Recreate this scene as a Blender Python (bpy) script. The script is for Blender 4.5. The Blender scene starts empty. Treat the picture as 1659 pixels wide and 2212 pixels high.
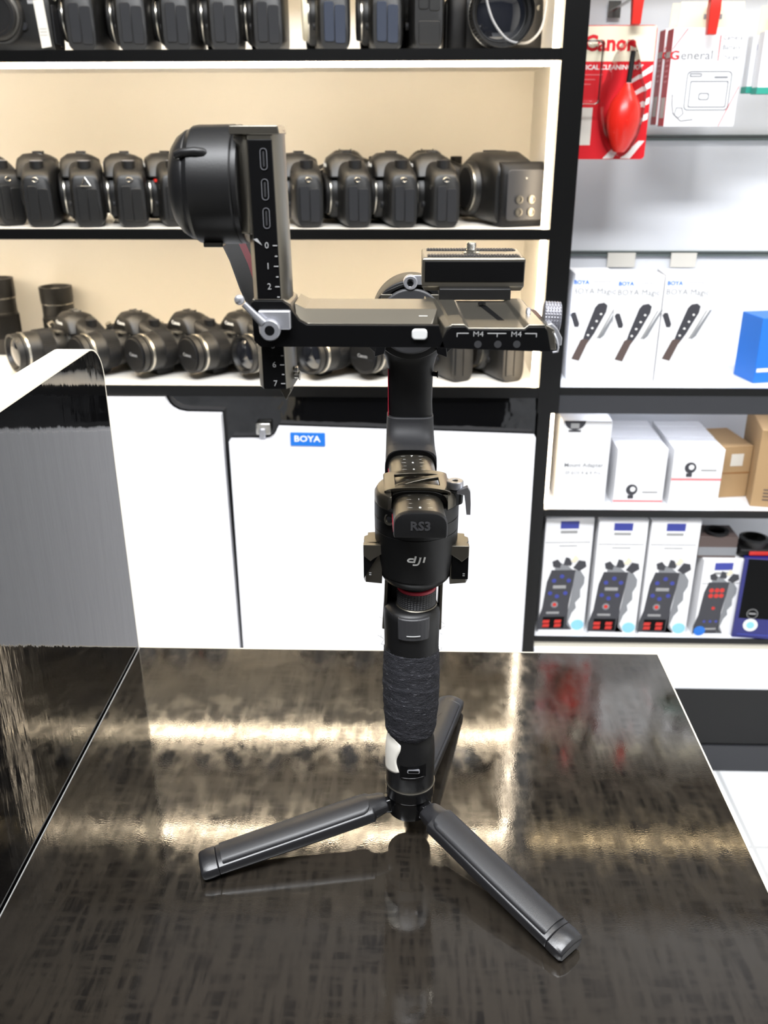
import bpy, math, random
from mathutils import Vector as V, Matrix, noise
R = math.radians
scene = bpy.context.scene
COL = scene.collection
random.seed(4)

# ------------------------------------------------------------------ camera, world, lights, exposure
F_PX, PITCH, YAW, ROLL, EYE = 1932., R(23.4), R(1.65), R(.12), .5
cd = bpy.data.cameras.new('camera')
cam = bpy.data.objects.new('camera', cd); COL.objects.link(cam); scene.camera = cam
cd.sensor_fit = 'HORIZONTAL'; cd.sensor_width = 36.; cd.lens = 36. * F_PX / 1659.
cd.clip_start = .02
fw = V((-math.sin(YAW) * math.cos(PITCH), math.cos(YAW) * math.cos(PITCH), -math.sin(PITCH)))
rt = V((math.cos(YAW), math.sin(YAW), 0)); up = rt.cross(fw)
rr = rt * math.cos(ROLL) - up * math.sin(ROLL); uu = up * math.cos(ROLL) + rt * math.sin(ROLL)
cam.matrix_world = Matrix(((rr.x, uu.x, -fw.x, 0), (rr.y, uu.y, -fw.y, 0), (rr.z, uu.z, -fw.z, EYE), (0, 0, 0, 1)))
cd.dof.use_dof = True; cd.dof.focus_distance = .62; cd.dof.aperture_fstop = 16.

w = bpy.data.worlds.new('world'); scene.world = w; w.use_nodes = True
w.node_tree.nodes['Background'].inputs[0].default_value = (1, .97, .93, 1)
w.node_tree.nodes['Background'].inputs[1].default_value = .15
vs = scene.view_settings
vs.view_transform = 'Standard'; vs.look = 'None'; vs.gamma = 1; vs.use_curve_mapping = False
vs.exposure = 0.0

LED = 40.0          # strength of the shelf light strips
def area(name, loc, sx, sy, watts, col, rot=(0, 0, 0)):
    l = bpy.data.lights.new(name, 'AREA'); l.shape = 'RECTANGLE'; l.size = sx; l.size_y = sy
    l.energy = watts; l.color = col
    o = bpy.data.objects.new(name, l); COL.objects.link(o); o.location = loc; o.rotation_euler = rot
    return o
area('ceiling_lamp', (.25, .55, 1.86), .6, .25, 9, (1, .95, .87))
area('ceiling_lamp', (-.2, -.25, 1.86), 1.6, .4, 110, (.95, .97, 1))
area('ceiling_lamp', (1.1, .6, 1.86), .9, .4, 27, (.93, .96, 1))

# ------------------------------------------------------------------ pixel helpers (used while laying out real positions)
def X_at(u, Y, Z):
    k = (u - 829.5) / F_PX; z = Z - EYE
    return (k * (Y * math.cos(YAW) * math.cos(PITCH) - z * math.sin(PITCH)) - Y * math.sin(YAW)) / (math.cos(YAW) + k * math.sin(YAW) * math.cos(PITCH))
def PY(u, v, Y):
    x = (u - 829.5) / F_PX; y = (1106 - v) / F_PX
    f_ = math.cos(PITCH) + y * math.sin(PITCH); z = -math.sin(PITCH) + y * math.cos(PITCH)
    d = (x * math.cos(YAW) - f_ * math.sin(YAW), x * math.sin(YAW) + f_ * math.cos(YAW), z)
    t = Y / d[1]; return V((d[0] * t, Y, EYE + d[2] * t))

# ------------------------------------------------------------------ materials
def lin(c):
    return tuple((x / 255 / 12.92) if x / 255 <= .04045 else ((x / 255 + .055) / 1.055) ** 2.4 for x in c) + (1,)
def M(name, rgb, rough=.5, metal=0., spec=.5, bump=None, coat=0., emit=None, trans=0., alpha=1.):
    m = bpy.data.materials.new(name); m.use_nodes = True
    nt = m.node_tree; b = nt.nodes['Principled BSDF']
    b.inputs['Base Color'].default_value = lin(rgb); b.inputs['Roughness'].default_value = rough
    b.inputs['Metallic'].default_value = metal; b.inputs['Specular IOR Level'].default_value = spec
    b.inputs['Coat Weight'].default_value = coat; b.inputs['Transmission Weight'].default_value = trans
    b.inputs['Alpha'].default_value = alpha
    if emit:
        b.inputs['Emission Color'].default_value = lin(emit[0]); b.inputs['Emission Strength'].default_value = emit[1]
    # a little procedural unevenness on every surface
    tc = nt.nodes.new('ShaderNodeTexCoord'); n = nt.nodes.new('ShaderNodeTexNoise')
    sc, st, di = bump if bump else (180., .04, .0004)
    n.inputs['Scale'].default_value = sc; n.inputs['Detail'].default_value = 3
    nt.links.new(tc.outputs['Object'], n.inputs['Vector'])
    bp = nt.nodes.new('ShaderNodeBump'); bp.inputs['Strength'].default_value = st; bp.inputs['Distance'].default_value = di
    nt.links.new(n.outputs['Fac'], bp.inputs['Height']); nt.links.new(bp.outputs['Normal'], b.inputs['Normal'])
    m['n'] = 1
    return m
BLK = M('satin_black_metal', (12, 12, 13), .44, 0, .4, (900, .12, .0003))
BLKG = M('gloss_black', (12, 12, 13), .16, 0, .5)
BLKD = M('deep_black', (5, 5, 6), .5, 0, .12)
ANO = M('anodised_black', (116, 112, 103), .32, .9, .5, (1500, .08, .0002))
GREYD = M('dark_grey_plastic', (46, 46, 48), .45, 0, .5, (900, .15, .0003))
RUB = M('rubber', (40, 40, 42), .55, 0, .35, (1200, .2, .0003))
LEGM = M('leg_plastic', (29, 29, 31), .34, 0, .5, (1500, .16, .0003))
PADM = M('leg_pad_rubber', (34, 34, 36), .42, 0, .45, (2200, .25, .0003))
SIL = M('brushed_silver', (175, 176, 182), .33, .75, .5)
STEEL = M('steel', (190, 188, 182), .22, 1., .5)
WHITE = M('white_print', (235, 235, 232), .5)
GREYP = M('grey_print', (150, 150, 150), .5)
PALE = M('pale_grey_button', (196, 197, 196), .4)
RED = M('red_stripe', (176, 38, 58), .4)
CAMB = M('camera_black_texture', (17, 17, 17), .40, 0, .5, (1300, .35, .0006))
CAMR = M('camera_rubber', (14, 14, 15), .55, 0, .3, (1600, .4, .0006))
CAMD = M('port_rubber', (29, 30, 33), .6, 0, .3)
CAMBL = M('port_rubber_blue', (38, 45, 60), .6, 0, .35)
CAMS = M('silver_ring', (190, 186, 176), .25, .95, .5)
GLASS = M('lens_glass', (22, 24, 30), .04, 0, .9, None, 1.)
CREAM = M('cream_cap', (222, 214, 190), .55)
BADGE = M('badge_white', (225, 225, 222), .4)
GOLD = M('gold_badge', (196, 160, 90), .35, .6)
REDA = M('red_accent', (200, 40, 30), .4)
WBOX = M('white_carton', (236, 236, 238), .45)
WALLM = M('white_laminate', (240, 236, 228), .35, 0, .5, (4, .02, .002))
WALLC = M('white_board', (228, 230, 234), .4)
DOORM = M('white_door_laminate', (236, 236, 240), .3)
BLKL = M('black_laminate', (8, 8, 8), .3, 0, .35)
BLKW = M('wavy_black_laminate', (8, 8, 9), .06, 0, .6, (14, .35, .006))
GREYF = M('charcoal_fascia', (44, 45, 49), .45)
EDGE = M('white_edge_band', (238, 232, 216), .4)
CREAMP = M('cream_panel', (214, 208, 192), .5)
BLUE = M('blue_print', (22, 110, 205), .45)
NAVY = M('navy_carton', (34, 36, 110), .4)
INDI = M('indigo_print', (52, 62, 150), .45)
CYAN = M('cyan_sticker', (140, 205, 238), .45)
REDC = M('red_card', (206, 22, 34), .4)
CRIM = M('crimson_spine', (196, 20, 26), .45)
PINK = M('pink_band', (226, 130, 132), .5)
TEAL = M('teal_print', (46, 150, 132), .5)
KRAFT = M('kraft_carton', (168, 138, 100), .7, 0, .3, (60, .1, .0005))
TAPE = M('kraft_tape', (146, 104, 62), .4)
BULB = M('red_rubber_bulb', (226, 40, 28), .3, 0, .5)
PICD = M('printed_dark', (54, 54, 60), .5)
PICG = M('printed_grey', (128, 130, 134), .5)
PICB = M('printed_brown', (84, 70, 66), .5)
ALU = M('aluminium_channel', (120, 130, 128), .35, .6)
LEDW = M('led_strip_warm', (255, 240, 210), .5, 0, .5, None, 0, ((255, 233, 198), LED))
LEDV = M('led_strip_side', (255, 240, 210), .5, 0, .5, None, 0, ((255, 234, 204), LED * .45))
LEDC = M('led_strip_cool', (245, 248, 255), .5, 0, .5, None, 0, ((240, 244, 255), 11.0))
def clearmat():
    m = bpy.data.materials.new('clear_plastic'); m.use_nodes = True; nt = m.node_tree; nt.nodes.clear(); L = nt.links.new
    o = nt.nodes.new('ShaderNodeOutputMaterial'); mx_ = nt.nodes.new('ShaderNodeMixShader'); tr_ = nt.nodes.new('ShaderNodeBsdfTransparent'); gl = nt.nodes.new('ShaderNodeBsdfGlossy')
    fr_ = nt.nodes.new('ShaderNodeFresnel'); fr_.inputs['IOR'].default_value = 1.22; gl.inputs['Roughness'].default_value = .06
    L(fr_.outputs[0], mx_.inputs[0]); L(tr_.outputs[0], mx_.inputs[1]); L(gl.outputs[0], mx_.inputs[2]); L(mx_.outputs[0], o.inputs[0]); return m
CLEAR = clearmat()
PAPER = M('paper_sticker', (214, 210, 200), .5)
# knurl bump for collars and knobs
def knurl(name, rgb, sc):
    m = M(name, rgb, .45, 0, .5); nt = m.node_tree; b = nt.nodes['Principled BSDF']
    return m
KNURL = knurl('knurled_black', (44, 44, 46), 1)
KNURS = M('knurled_grey', (112, 112, 118), .4, .5)

def streaks(name, dark, light, r0, r1, gx, gy):
    """worn laminate: long faint streaks one way and short dashes the other, in colour wear and gloss"""
    m = bpy.data.materials.new(name); m.use_nodes = True; nt = m.node_tree; L = nt.links.new
    b = nt.nodes['Principled BSDF']; tc = nt.nodes.new('ShaderNodeTexCoord'); b.inputs['IOR'].default_value = 1.62
    def nz(scale, sx, sy, sz, det=4, lo=.42, hi=.62):
        mp = nt.nodes.new('ShaderNodeMapping'); mp.inputs['Scale'].default_value = (sx, sy, sz)
        n = nt.nodes.new('ShaderNodeTexNoise'); n.inputs['Scale'].default_value = scale; n.inputs['Detail'].default_value = det
        r = nt.nodes.new('ShaderNodeMapRange'); r.inputs['From Min'].default_value = lo; r.inputs['From Max'].default_value = hi
        L(tc.outputs['Object'], mp.inputs['Vector']); L(mp.outputs['Vector'], n.inputs['Vector']); L(n.outputs['Fac'], r.inputs['Value'])
        return r.outputs['Result']
    def mix(op, a, b_):
        x = nt.nodes.new('ShaderNodeMath'); x.operation = op; x.use_clamp = True
        for i, q in enumerate((a, b_)):
            if isinstance(q, float): x.inputs[i].default_value = q
            else: L(q, x.inputs[i])
        return x.outputs[0]
    a = nz(1, 190, 26, 26, 5, .42, .62); c = nz(1, 34, 190, 30, 4, .42, .62); d = nz(5, 1, 1, 1, 3, .35, .65)
    f = mix('MULTIPLY', mix('MULTIPLY', a, mix('ADD', c, .35)), mix('ADD', d, .25))
    cr = nt.nodes.new('ShaderNodeMix'); cr.data_type = 'RGBA'
    L(f, cr.inputs['Factor']); cr.inputs['A'].default_value = lin(light); cr.inputs['B'].default_value = lin(dark)
    L(cr.outputs['Result'], b.inputs['Base Color'])
    rg = nt.nodes.new('ShaderNodeMapRange'); rg.inputs['To Min'].default_value = r0; rg.inputs['To Max'].default_value = r1
    L(nz(1, 75, 45, 45, 4, .36, .64), rg.inputs['Value']); L(rg.outputs['Result'], b.inputs['Roughness'])
    sp = nt.nodes.new('ShaderNodeMapRange'); sp.inputs['To Min'].default_value = 1.0; sp.inputs['To Max'].default_value = .66
    L(f, sp.inputs['Value']); L(sp.outputs['Result'], b.inputs['Specular IOR Level'])
    bp = nt.nodes.new('ShaderNodeBump'); bp.inputs['Strength'].default_value = .05; bp.inputs['Distance'].default_value = .0001
    L(nz(1, 700, 900, 700, 2, .3, .7), bp.inputs['Height']); L(bp.outputs['Normal'], b.inputs['Normal'])
    return m
TABLE = streaks('worn_black_laminate', (20, 18, 16), (38, 34, 29), .035, .125, 0, 0)

def panelmat():
    m = bpy.data.materials.new('glossy_black_panel'); m.use_nodes = True; nt = m.node_tree; L = nt.links.new
    b = nt.nodes['Principled BSDF']; b.inputs['Base Color'].default_value = lin((10, 10, 11)); b.inputs['Roughness'].default_value = .035
    b.inputs['IOR'].default_value = 1.6
    tc = nt.nodes.new('ShaderNodeTexCoord'); mp = nt.nodes.new('ShaderNodeMapping'); mp.inputs['Scale'].default_value = (20, 70, 14)
    n = nt.nodes.new('ShaderNodeTexNoise'); n.inputs['Scale'].default_value = 1; n.inputs['Detail'].default_value = 3
    L(tc.outputs['Object'], mp.inputs['Vector']); L(mp.outputs['Vector'], n.inputs['Vector'])
    bp = nt.nodes.new('ShaderNodeBump'); bp.inputs['Strength'].default_value = .35; bp.inputs['Distance'].default_value = .0006
    L(n.outputs['Fac'], bp.inputs['Height']); L(bp.outputs['Normal'], b.inputs['Normal'])
    return m
PANEL = panelmat()

def clothmat():
    m = M('bandage_cloth', (30, 30, 33), .95, 0, .15, (1500, .9, .0012)); nt = m.node_tree; L = nt.links.new
    b = nt.nodes['Principled BSDF']
    tc = nt.nodes.new('ShaderNodeTexCoord'); mp = nt.nodes.new('ShaderNodeMapping'); mp.inputs['Scale'].default_value = (200, 200, 1500)
    mp.inputs['Rotation'].default_value = (.08, .1, 0)
    n = nt.nodes.new('ShaderNodeTexNoise'); n.inputs['Scale'].default_value = 1; n.inputs['Detail'].default_value = 3
    r = nt.nodes.new('ShaderNodeMapRange'); r.inputs['From Min'].default_value = .6; r.inputs['From Max'].default_value = .8
    cr = nt.nodes.new('ShaderNodeMix'); cr.data_type = 'RGBA'
    cr.inputs['A'].default_value = lin((44, 44, 48)); cr.inputs['B'].default_value = lin((120, 120, 126))
    L(tc.outputs['Object'], mp.inputs['Vector']); L(mp.outputs['Vector'], n.inputs['Vector']); L(n.outputs['Fac'], r.inputs['Value'])
    L(r.outputs['Result'], cr.inputs['Factor']); L(cr.outputs['Result'], b.inputs['Base Color'])
    return m
CLOTH = clothmat()

def marble():
    m = M('pale_floor_tile', (226, 228, 230), .18); nt = m.node_tree; L = nt.links.new; b = nt.nodes['Principled BSDF']
    tc = nt.nodes.new('ShaderNodeTexCoord'); br = nt.nodes.new('ShaderNodeTexBrick')
    br.offset = 0; br.inputs['Scale'].default_value = 1; br.inputs['Brick Width'].default_value = .6; br.inputs['Row Height'].default_value = .6
    br.inputs['Mortar Size'].default_value = .004; br.inputs['Color1'].default_value = lin((228, 230, 232)); br.inputs['Color2'].default_value = lin((222, 224, 228))
    br.inputs['Mortar'].default_value = lin((186, 188, 190))
    L(tc.outputs['Object'], br.inputs['Vector']); L(br.outputs['Color'], b.inputs['Base Color'])
    return m
FLOOR = marble()

# ------------------------------------------------------------------ mesh builder
ORG = V((0, 0, 0))
def sgn(x): return -1 if x < 0 else 1
class B:
    def __init__(s): s.v = []; s.f = []; s.m = []
    def add(s, vs_, fs, mat):
        n = len(s.v); s.v += [V(p) for p in vs_]
        for f in fs: s.f.append([n + i for i in f]); s.m.append(mat)
        return s
    def box(s, x0, x1, y0, y1, z0, z1, mat):
        return s.add([(x0, y0, z0), (x1, y0, z0), (x1, y1, z0), (x0, y1, z0), (x0, y0, z1), (x1, y0, z1), (x1, y1, z1), (x0, y1, z1)],
                     [(0, 3, 2, 1), (4, 5, 6, 7), (0, 1, 5, 4), (1, 2, 6, 5), (2, 3, 7, 6), (3, 0, 4, 7)], mat)
    def loft(s, rings, mat, cap=True, closed=False):
        n = len(rings[0]); vs_ = [p for r in rings for p in r]; fs = []
        k = len(rings) if closed else len(rings) - 1
        for i in range(k):
            for j in range(n):
                a, b = i * n, ((i + 1) % len(rings)) * n
                fs.append((a + j, a + (j + 1) % n, b + (j + 1) % n, b + j))
        if cap and not closed: fs += [tuple(range(n))[::-1], tuple((len(rings) - 1) * n + j for j in range(n))]
        return s.add(vs_, fs, mat)
    def prism(s, poly, ax, a, b, mat):
        """polygon in the plane across axis ax; x: (y,z), y: (x,z), z: (x,y)"""
        mk = {'x': lambda p, h: (h, p[0], p[1]), 'y': lambda p, h: (p[0], h, p[1]), 'z': lambda p, h: (p[0], p[1], h)}[ax]
        return s.loft([[mk(p, a) for p in poly], [mk(p, b) for p in poly]], mat)
    def lathe(s, prof, o, ax, mat, seg=40, a0=0):
        """prof: (radius, height along ax) pairs"""
        ax = V(ax).normalized(); q = V((0, 0, 1)) if abs(ax.z) < .9 else V((1, 0, 0))
        u = ax.cross(q).normalized(); w_ = ax.cross(u); o = V(o)
        return s.loft([[o + ax * h + (u * math.cos(t) + w_ * math.sin(t)) * max(r, 1e-5) for t in [a0 + 2 * math.pi * j / seg for j in range(seg)]] for r, h in prof], mat)
    def cyl(s, p0, p1, r, mat, seg=24, r1=None):
        p0 = V(p0); p1 = V(p1); l = (p1 - p0).length
        return s.lathe([(r, 0), (r if r1 is None else r1, l)], p0, p1 - p0, mat, seg)
    def tube(s, pts, r, mat, seg=10, closed=False):
        pts = [V(p) for p in pts]; n = len(pts); rings = []; u = None
        for i, p in enumerate(pts):
            t = (pts[(i + 1) % n] - pts[i - 1]) if closed or 0 < i < n - 1 else (pts[1] - pts[0] if i == 0 else pts[-1] - pts[-2])
            t.normalize()
            if u is None: u = t.cross(V((.3, .2, 1))).normalized()
            u = (u - t * u.dot(t)).normalized(); w_ = t.cross(u)
            rings.append([p + (u * math.cos(a) + w_ * math.sin(a)) * r for a in [2 * math.pi * j / seg for j in range(seg)]])
        return s.loft(rings, mat, True, closed)
    def sweep(s, st, mat, e=4, n=28):
        """st: (centre, half-width vector, half-height vector)"""
        rings = []
        for c, a, b in st:
            c, a, b = V(c), V(a), V(b)
            rings.append([c + a * (sgn(math.cos(t)) * abs(math.cos(t)) ** (2 / e)) + b * (sgn(math.sin(t)) * abs(math.sin(t)) ** (2 / e)) for t in [2 * math.pi * j / n for j in range(n)]])
        return s.loft(rings, mat)
    def ball(s, c, r, mat, n=16):
        rx, ry, rz = r if isinstance(r, tuple) else (r, r, r)
        return s.loft([[(c[0] + rx * math.sin(p) * math.cos(t), c[1] + ry * math.sin(p) * math.sin(t), c[2] + rz * math.cos(p)) for t in [2 * math.pi * j / n for j in range(n)]]
                       for p in [math.pi * (.02 + .96 * i / 10) for i in range(11)]], mat)
    def turn(s, rot, piv=(0, 0, 0)):
        piv = V(piv); s.v = [rot @ (p - piv) + piv for p in s.v]; return s
    def skew(s, k=.055, y0=.497):
        s.v = [V((p.x - (p.y - y0) * k, p.y, p.z)) for p in s.v]; return s
    def out(s, name, parent=None, bevel=0., ang=35, seg=2):
        me = bpy.data.meshes.new(name); off = ORG if parent is not None else V((0, 0, 0))
        me.from_pydata([tuple(p - off) for p in s.v], [], s.f)
        mats = []
        for m in s.m:
            if m not in mats: mats.append(m)
        for m in mats: me.materials.append(m)
        for p, m in zip(me.polygons, s.m): p.material_index = mats.index(m); p.use_smooth = True
        me.validate(); fixn(me)
        me.set_sharp_from_angle(angle=R(ang))
        o = bpy.data.objects.new(name, me); COL.objects.link(o)
        if parent is not None: o.parent = parent
        if bevel:
            b = o.modifiers.new('bevel', 'BEVEL'); b.width = bevel; b.segments = seg; b.limit_method = 'ANGLE'; b.angle_limit = R(35); b.use_clamp_overlap = True
            b.harden_normals = False
        return o
import bmesh
def fixn(me):
    bm = bmesh.new(); bm.from_mesh(me); bmesh.ops.recalc_face_normals(bm, faces=bm.faces); bm.to_mesh(me); bm.free()

def tag(o, label=None, cat=None, group=None, kind=None):
    if label: o['label'] = label
    if cat: o['category'] = cat
    if group: o['group'] = group
    if kind: o['kind'] = kind
    return o
def thing(name, label, cat, loc=(0, 0, 0), rz=0., group=None, world=False):
    """Empty at the thing's base; world=True: the parts' shapes are given in world coordinates"""
    global ORG
    o = bpy.data.objects.new(name, None); COL.objects.link(o); o.location = loc; o.rotation_euler = (0, 0, rz); o.empty_display_size = .02
    ORG = V(loc) if world else V((0, 0, 0))
    return tag(o, label, cat, group)
def copy_tree(o, parent=None):
    c = o.copy(); COL.objects.link(c); c.parent = parent
    for ch in list(o.children): copy_tree(ch, c)
    return c
def place(proto, loc, rz, label, group, used=[]):
    o = proto if proto.name not in used else copy_tree(proto)
    used.append(proto.name) if o is proto else None
    o.location = loc; o.rotation_euler = (0, 0, rz); o['label'] = label; o['group'] = group
    return o
def btext(b, s, size, mat, loc, rot=(90, 0, 0), ext=.0001, align='CENTER', bold=0., shear=0., mapf=None, sx=1.):
    """adds raised lettering to the mesh being built"""
    c = bpy.data.curves.new('lettering', 'FONT'); c.body = s; c.size = size; c.align_x = align; c.align_y = 'CENTER'; c.extrude = ext; c.offset = bold * size; c.shear = shear
    c.resolution_u = 2
    t = bpy.data.objects.new('lettering', c); COL.objects.link(t)
    me = bpy.data.meshes.new_from_object(t)
    bpy.data.objects.remove(t); bpy.data.curves.remove(c)
    mw = Matrix.Translation(V(loc)) @ Matrix.Rotation(R(rot[2]), 4, 'Z') @ Matrix.Rotation(R(rot[1]), 4, 'Y') @ Matrix.Rotation(R(rot[0]), 4, 'X')
    ps = [mw @ V((v.co.x * sx, v.co.y, v.co.z)) for v in me.vertices]
    if mapf: ps = [mapf(p) for p in ps]
    b.add(ps, [tuple(p.vertices) for p in me.polygons], mat)
    bpy.data.meshes.remove(me); return b
def arc(cx, cy, r, a0, a1, n=8):
    return [(cx + r * math.cos(R(a0 + (a1 - a0) * i / n)), cy + r * math.sin(R(a0 + (a1 - a0) * i / n))) for i in range(n + 1)]
def rrect(x0, x1, y0, y1, r, n=5):
    return arc(x1 - r, y1 - r, r, 0, 90, n) + arc(x0 + r, y1 - r, r, 90, 180, n) + arc(x0 + r, y0 + r, r, 180, 270, n) + arc(x1 - r, y0 + r, r, 270, 360, n)

# ------------------------------------------------------------------ the room
K = .9655
def kz(z): return .5 + (z - .5) * K
FZ = kz(-.682)
def struct(name, b): return tag(b.out(name), kind='structure')
struct('floor', B().box(-2.2, 2.4, -2.2, 1.8, FZ - .05, FZ, FLOOR))
struct('ceiling', B().box(-2.2, 2.4, -2.2, 1.8, 1.9, 1.95, WALLM))
struct('wall_back', B().box(-2.2, 2.4, 1.75, 1.8, FZ, 1.9, WALLM))
struct('wall_left', B().box(-2.25, -2.2, -2.2, 1.8, FZ, 1.9, GREYF))
struct('wall_right', B().box(2.4, 2.45, -2.2, 1.8, FZ, 1.9, WALLM))
struct('wall_front', B().box(-2.2, 2.4, -2.25, -2.2, FZ, 1.9, GREYF))

# ------------------------------------------------------------------ left display cabinet
S0, S1, S2, S3 = kz(.860), kz(.6012), kz(.3512), kz(.0998)
LX, PX0, PX1 = -1.3, .2155 * K, .2515 * K
FY, BY = 1.45 * K, 1.735 * K
c = thing('display_cabinet', 'black and white lit display cabinet with shelves of cameras and white doors below', 'cabinet', (0, FY, FZ), world=True)
for z, t in ((S0, .0156), (S1, .0156), (S2, .0154), (S3, .0176)):
    b = B().box(LX, PX0, FY + .002, BY, z - t, z, WALLM)
    b.box(LX, PX0, FY, FY + .002, z - t, z, BLKL)
    o = b.out('shelf_board', c)
B().box(LX, PX0, BY, BY + .012, FZ, 1.05, WALLM).out('back_panel', c)
b = B().box(PX0, PX1 - .0005, FY - .001, BY, kz(.0555), 1.05, BLKL).box(PX0 + .002, PX0 + .0227, FY - .001, BY, FZ, kz(.0555), BLKL)
b.box(PX0 - .0025, PX0, FY + .02, BY, S3, 1.05, WALLM)
b.out('side_panel', c)
for z, y, h, wd in ((S0 - .0156, FY + .008, .0065, .007), (S1 - .0156, FY + .008, .0065, .007), (S2 - .0154, FY + .035, .003, .017)):
    tag(B().box(LX, PX0 - .003, y, y + wd, z - h, z - .0002, LEDW).out('light_strip', c), 'bright warm white light strip along the shelf front edge')
B().box(LX, 1.7, FY, FY + .02, 1.04, 1.9, GREYF).out('added_dark_board', c)  # unseen board, added so the counter top mirrors something dark instead of white wall
for z0, z1 in ((S1, S0 - .016), (S2, S1 - .016), (S3, S2 - .016)):
    B().box(PX0 - .0115, PX0 - .0026, FY + .004, FY + .012, z0 + .001, z1 - .001, LEDV).out('upright_light_strip', c)
B().box(LX, PX0, FY + .012, FY + .026, FZ + .08, S3 - .0178, BLKW).out('front_rail', c)
B().box(LX, PX0, FY + .02, FY + .04, FZ, FZ + .08, BLKD).out('plinth', c)
def P2(u, v, Y=FY - .002): p = PY(u, v, Y); return (p.x, p.z)
dl = [(-1.28, kz(.079))] + [P2(*p) for p in ((356, 857), (359, 864), (364, 873), (372, 881), (385, 888), (402, 891.5), (479, 893), (520, 1400))]
x_, z_ = dl[-1]; dl += [(x_, -.6), (-1.28, -.6)]
o = B().prism(dl, 'y', FY - .012, FY + .008, DOORM).out('cupboard_door', c, .0008)
dr = [P2(*p) for p in ((497, 949), (572, 948.5), (582, 947), (591, 941), (597, 932), (601, 922), (1156, 942))] + [(PX0 + .001, -.6)]
x_ = P2(525, 1400)[0]; dr += [(x_ + .001, -.6)]
o = B().prism(dr, 'y', FY - .012, FY + .008, DOORM).out('cupboard_door', c, .0008)
p = PY(665, 949, FY - .0135)
b = B().prism([(x + p.x, y + p.z) for x, y in rrect(-.0285, .0285, -.0114, .0114, .0008, 2)], 'y', FY - .0135, FY - .012, BLUE)
btext(b, 'BOYA', .0145, WHITE, (p.x - .001, FY - .0136, p.z + .0006), bold=.02, sx=1.12)
b.turn(Matrix.Rotation(R(.7), 3, 'Y'), (p.x, FY, p.z))
tag(b.out('brand_sticker', o), 'small blue sticker with white lettering')
p = PY(570, 924, FY + .005)
B().box(p.x - .012, p.x + .012, FY - .002, FY + .012, p.z - .01, p.z + .01, STEEL).box(p.x - .006, p.x + .004, FY - .006, FY - .002, p.z - .016, p.z + .002, SIL).out('door_catch', c, .002)

# ------------------------------------------------------------------ right display cabinet
RX = 1.7; RB = 1.69 * K
Z1, Z2, Z3 = kz(.100), kz(-.1204), kz(-.3785)
c = thing('wall_cabinet', 'white slatwall cabinet with boxed accessories on black edged shelves', 'cabinet', (.9, FY, FZ), world=True)
b = B().box(PX1, RX, RB, RB + .02, Z1, 1.25, WALLC).box(PX0 + .0236, RX, RB + .002, RB + .02, FZ, Z1, WALLC)
b.out('back_panel', c)
for z in (kz(.2865), kz(.480), kz(.705), kz(.93)):
    b = B().box(PX1, RX, RB - .006, RB, z - .0055, z - .0015, ALU).box(PX1, RX, RB - .003, RB, z - .0015, z + .0015, GREYP).box(PX1, RX, RB - .007, RB, z + .0015, z + .0035, ALU)
    b.out('slat_channel', c)
XW = PX0 + .0236
for z, t, x0 in ((Z1, .012, PX1), (Z2, .0125, XW), (Z3, .0102, XW)):
    B().box(x0, RX, FY + .003, RB, z - t, z, WALLC).box(x0, RX, FY, FY + .003, z - t, z, BLKL).out('shelf_board', c)
B().box(XW, RX, FY + .001, FY + .02, kz(.0552), Z1 - .0125, GREYF).out('fascia', c)
B().box(XW, RX, FY + .004, FY + .02, kz(-.402), Z3 - .0105, CREAMP).out('trim_board', c)
B().box(XW, RX, FY - .004, FY + .018, kz(-.487), kz(-.4025), WALLC).out('drawer_front', c, .001)
B().box(XW, RX, FY + .002, FY + .02, kz(-.62), kz(-.4875), BLKL).out('plinth', c)
B().box(XW, RX, FY - .002, FY + .002, FZ, kz(-.621), GREYF).out('kick_board', c)
B().box(PX1, PX1 + .0035, FY + .03, FY + .042, Z1 + .012, .27, LEDC).out('upright_light_strip', c)
B().box(XW + .001, XW + .008, FY + .022, FY + .03, Z2 + .003, kz(.053), LEDV).out('upright_light_strip', c)
B().box(PX1 + .05, RX, FY + .022, FY + .03, kz(.066), kz(.074), LEDC).out('light_strip', c)
B().box(PX1 + .01, RX, FY + .004, FY + .011, kz(.8444) - .006, kz(.8444), M('led_strip_dim', (255, 240, 210), .5, 0, .5, None, 0, ((255, 222, 165), 10.0))).out('upper_light_strip', c)
B().box(PX1, RX, FY, RB, kz(.8444) + .0002, kz(.860), BLKL).out('upper_shelf_board', c)

# ------------------------------------------------------------------ the counter and its upright panel
TX0, TX1, TY = -.2785, .2590, .7942
c = thing('counter', 'worn glossy black counter top with white edging in the foreground', 'counter', (0, .4, FZ), world=True)
b = B().box(TX0, TX1 - .0012, -.7, TY - .0012, -.028, 0, TABLE); b.out('counter_top', c)
B().box(TX1 - .0012, TX1, -.7, TY, -.028, .0003, EDGE).box(TX0, TX1 - .0012, TY - .0012, TY, -.028, .0003, EDGE).out('edge_band', c)
B().box(TX0 + .02, TX1 - .03, -.6, TY - .04, FZ, -.028, BLKL).out('base', c)
p = [(-.7, .3245), (.70, .3195)] + [(y, z) for y, z in arc(.7645, .2885, .0305, 88, 2, 8)] + [(.7942, .2), (.7942, FZ), (-.7, FZ)]
B().box(TX0, TX0 + .0009, -.7, TY, .0, .0004, GREYP).out('joint_seal', c)
c = thing('side_screen', 'upright glossy black panel with white top edge at left of counter', 'panel', (-.293, .4, FZ), world=True)
X0, X1 = TX0 - .0315, TX0 - .0012
B().prism(p, 'x', X0, X1, PANEL).out('panel', c)
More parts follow.
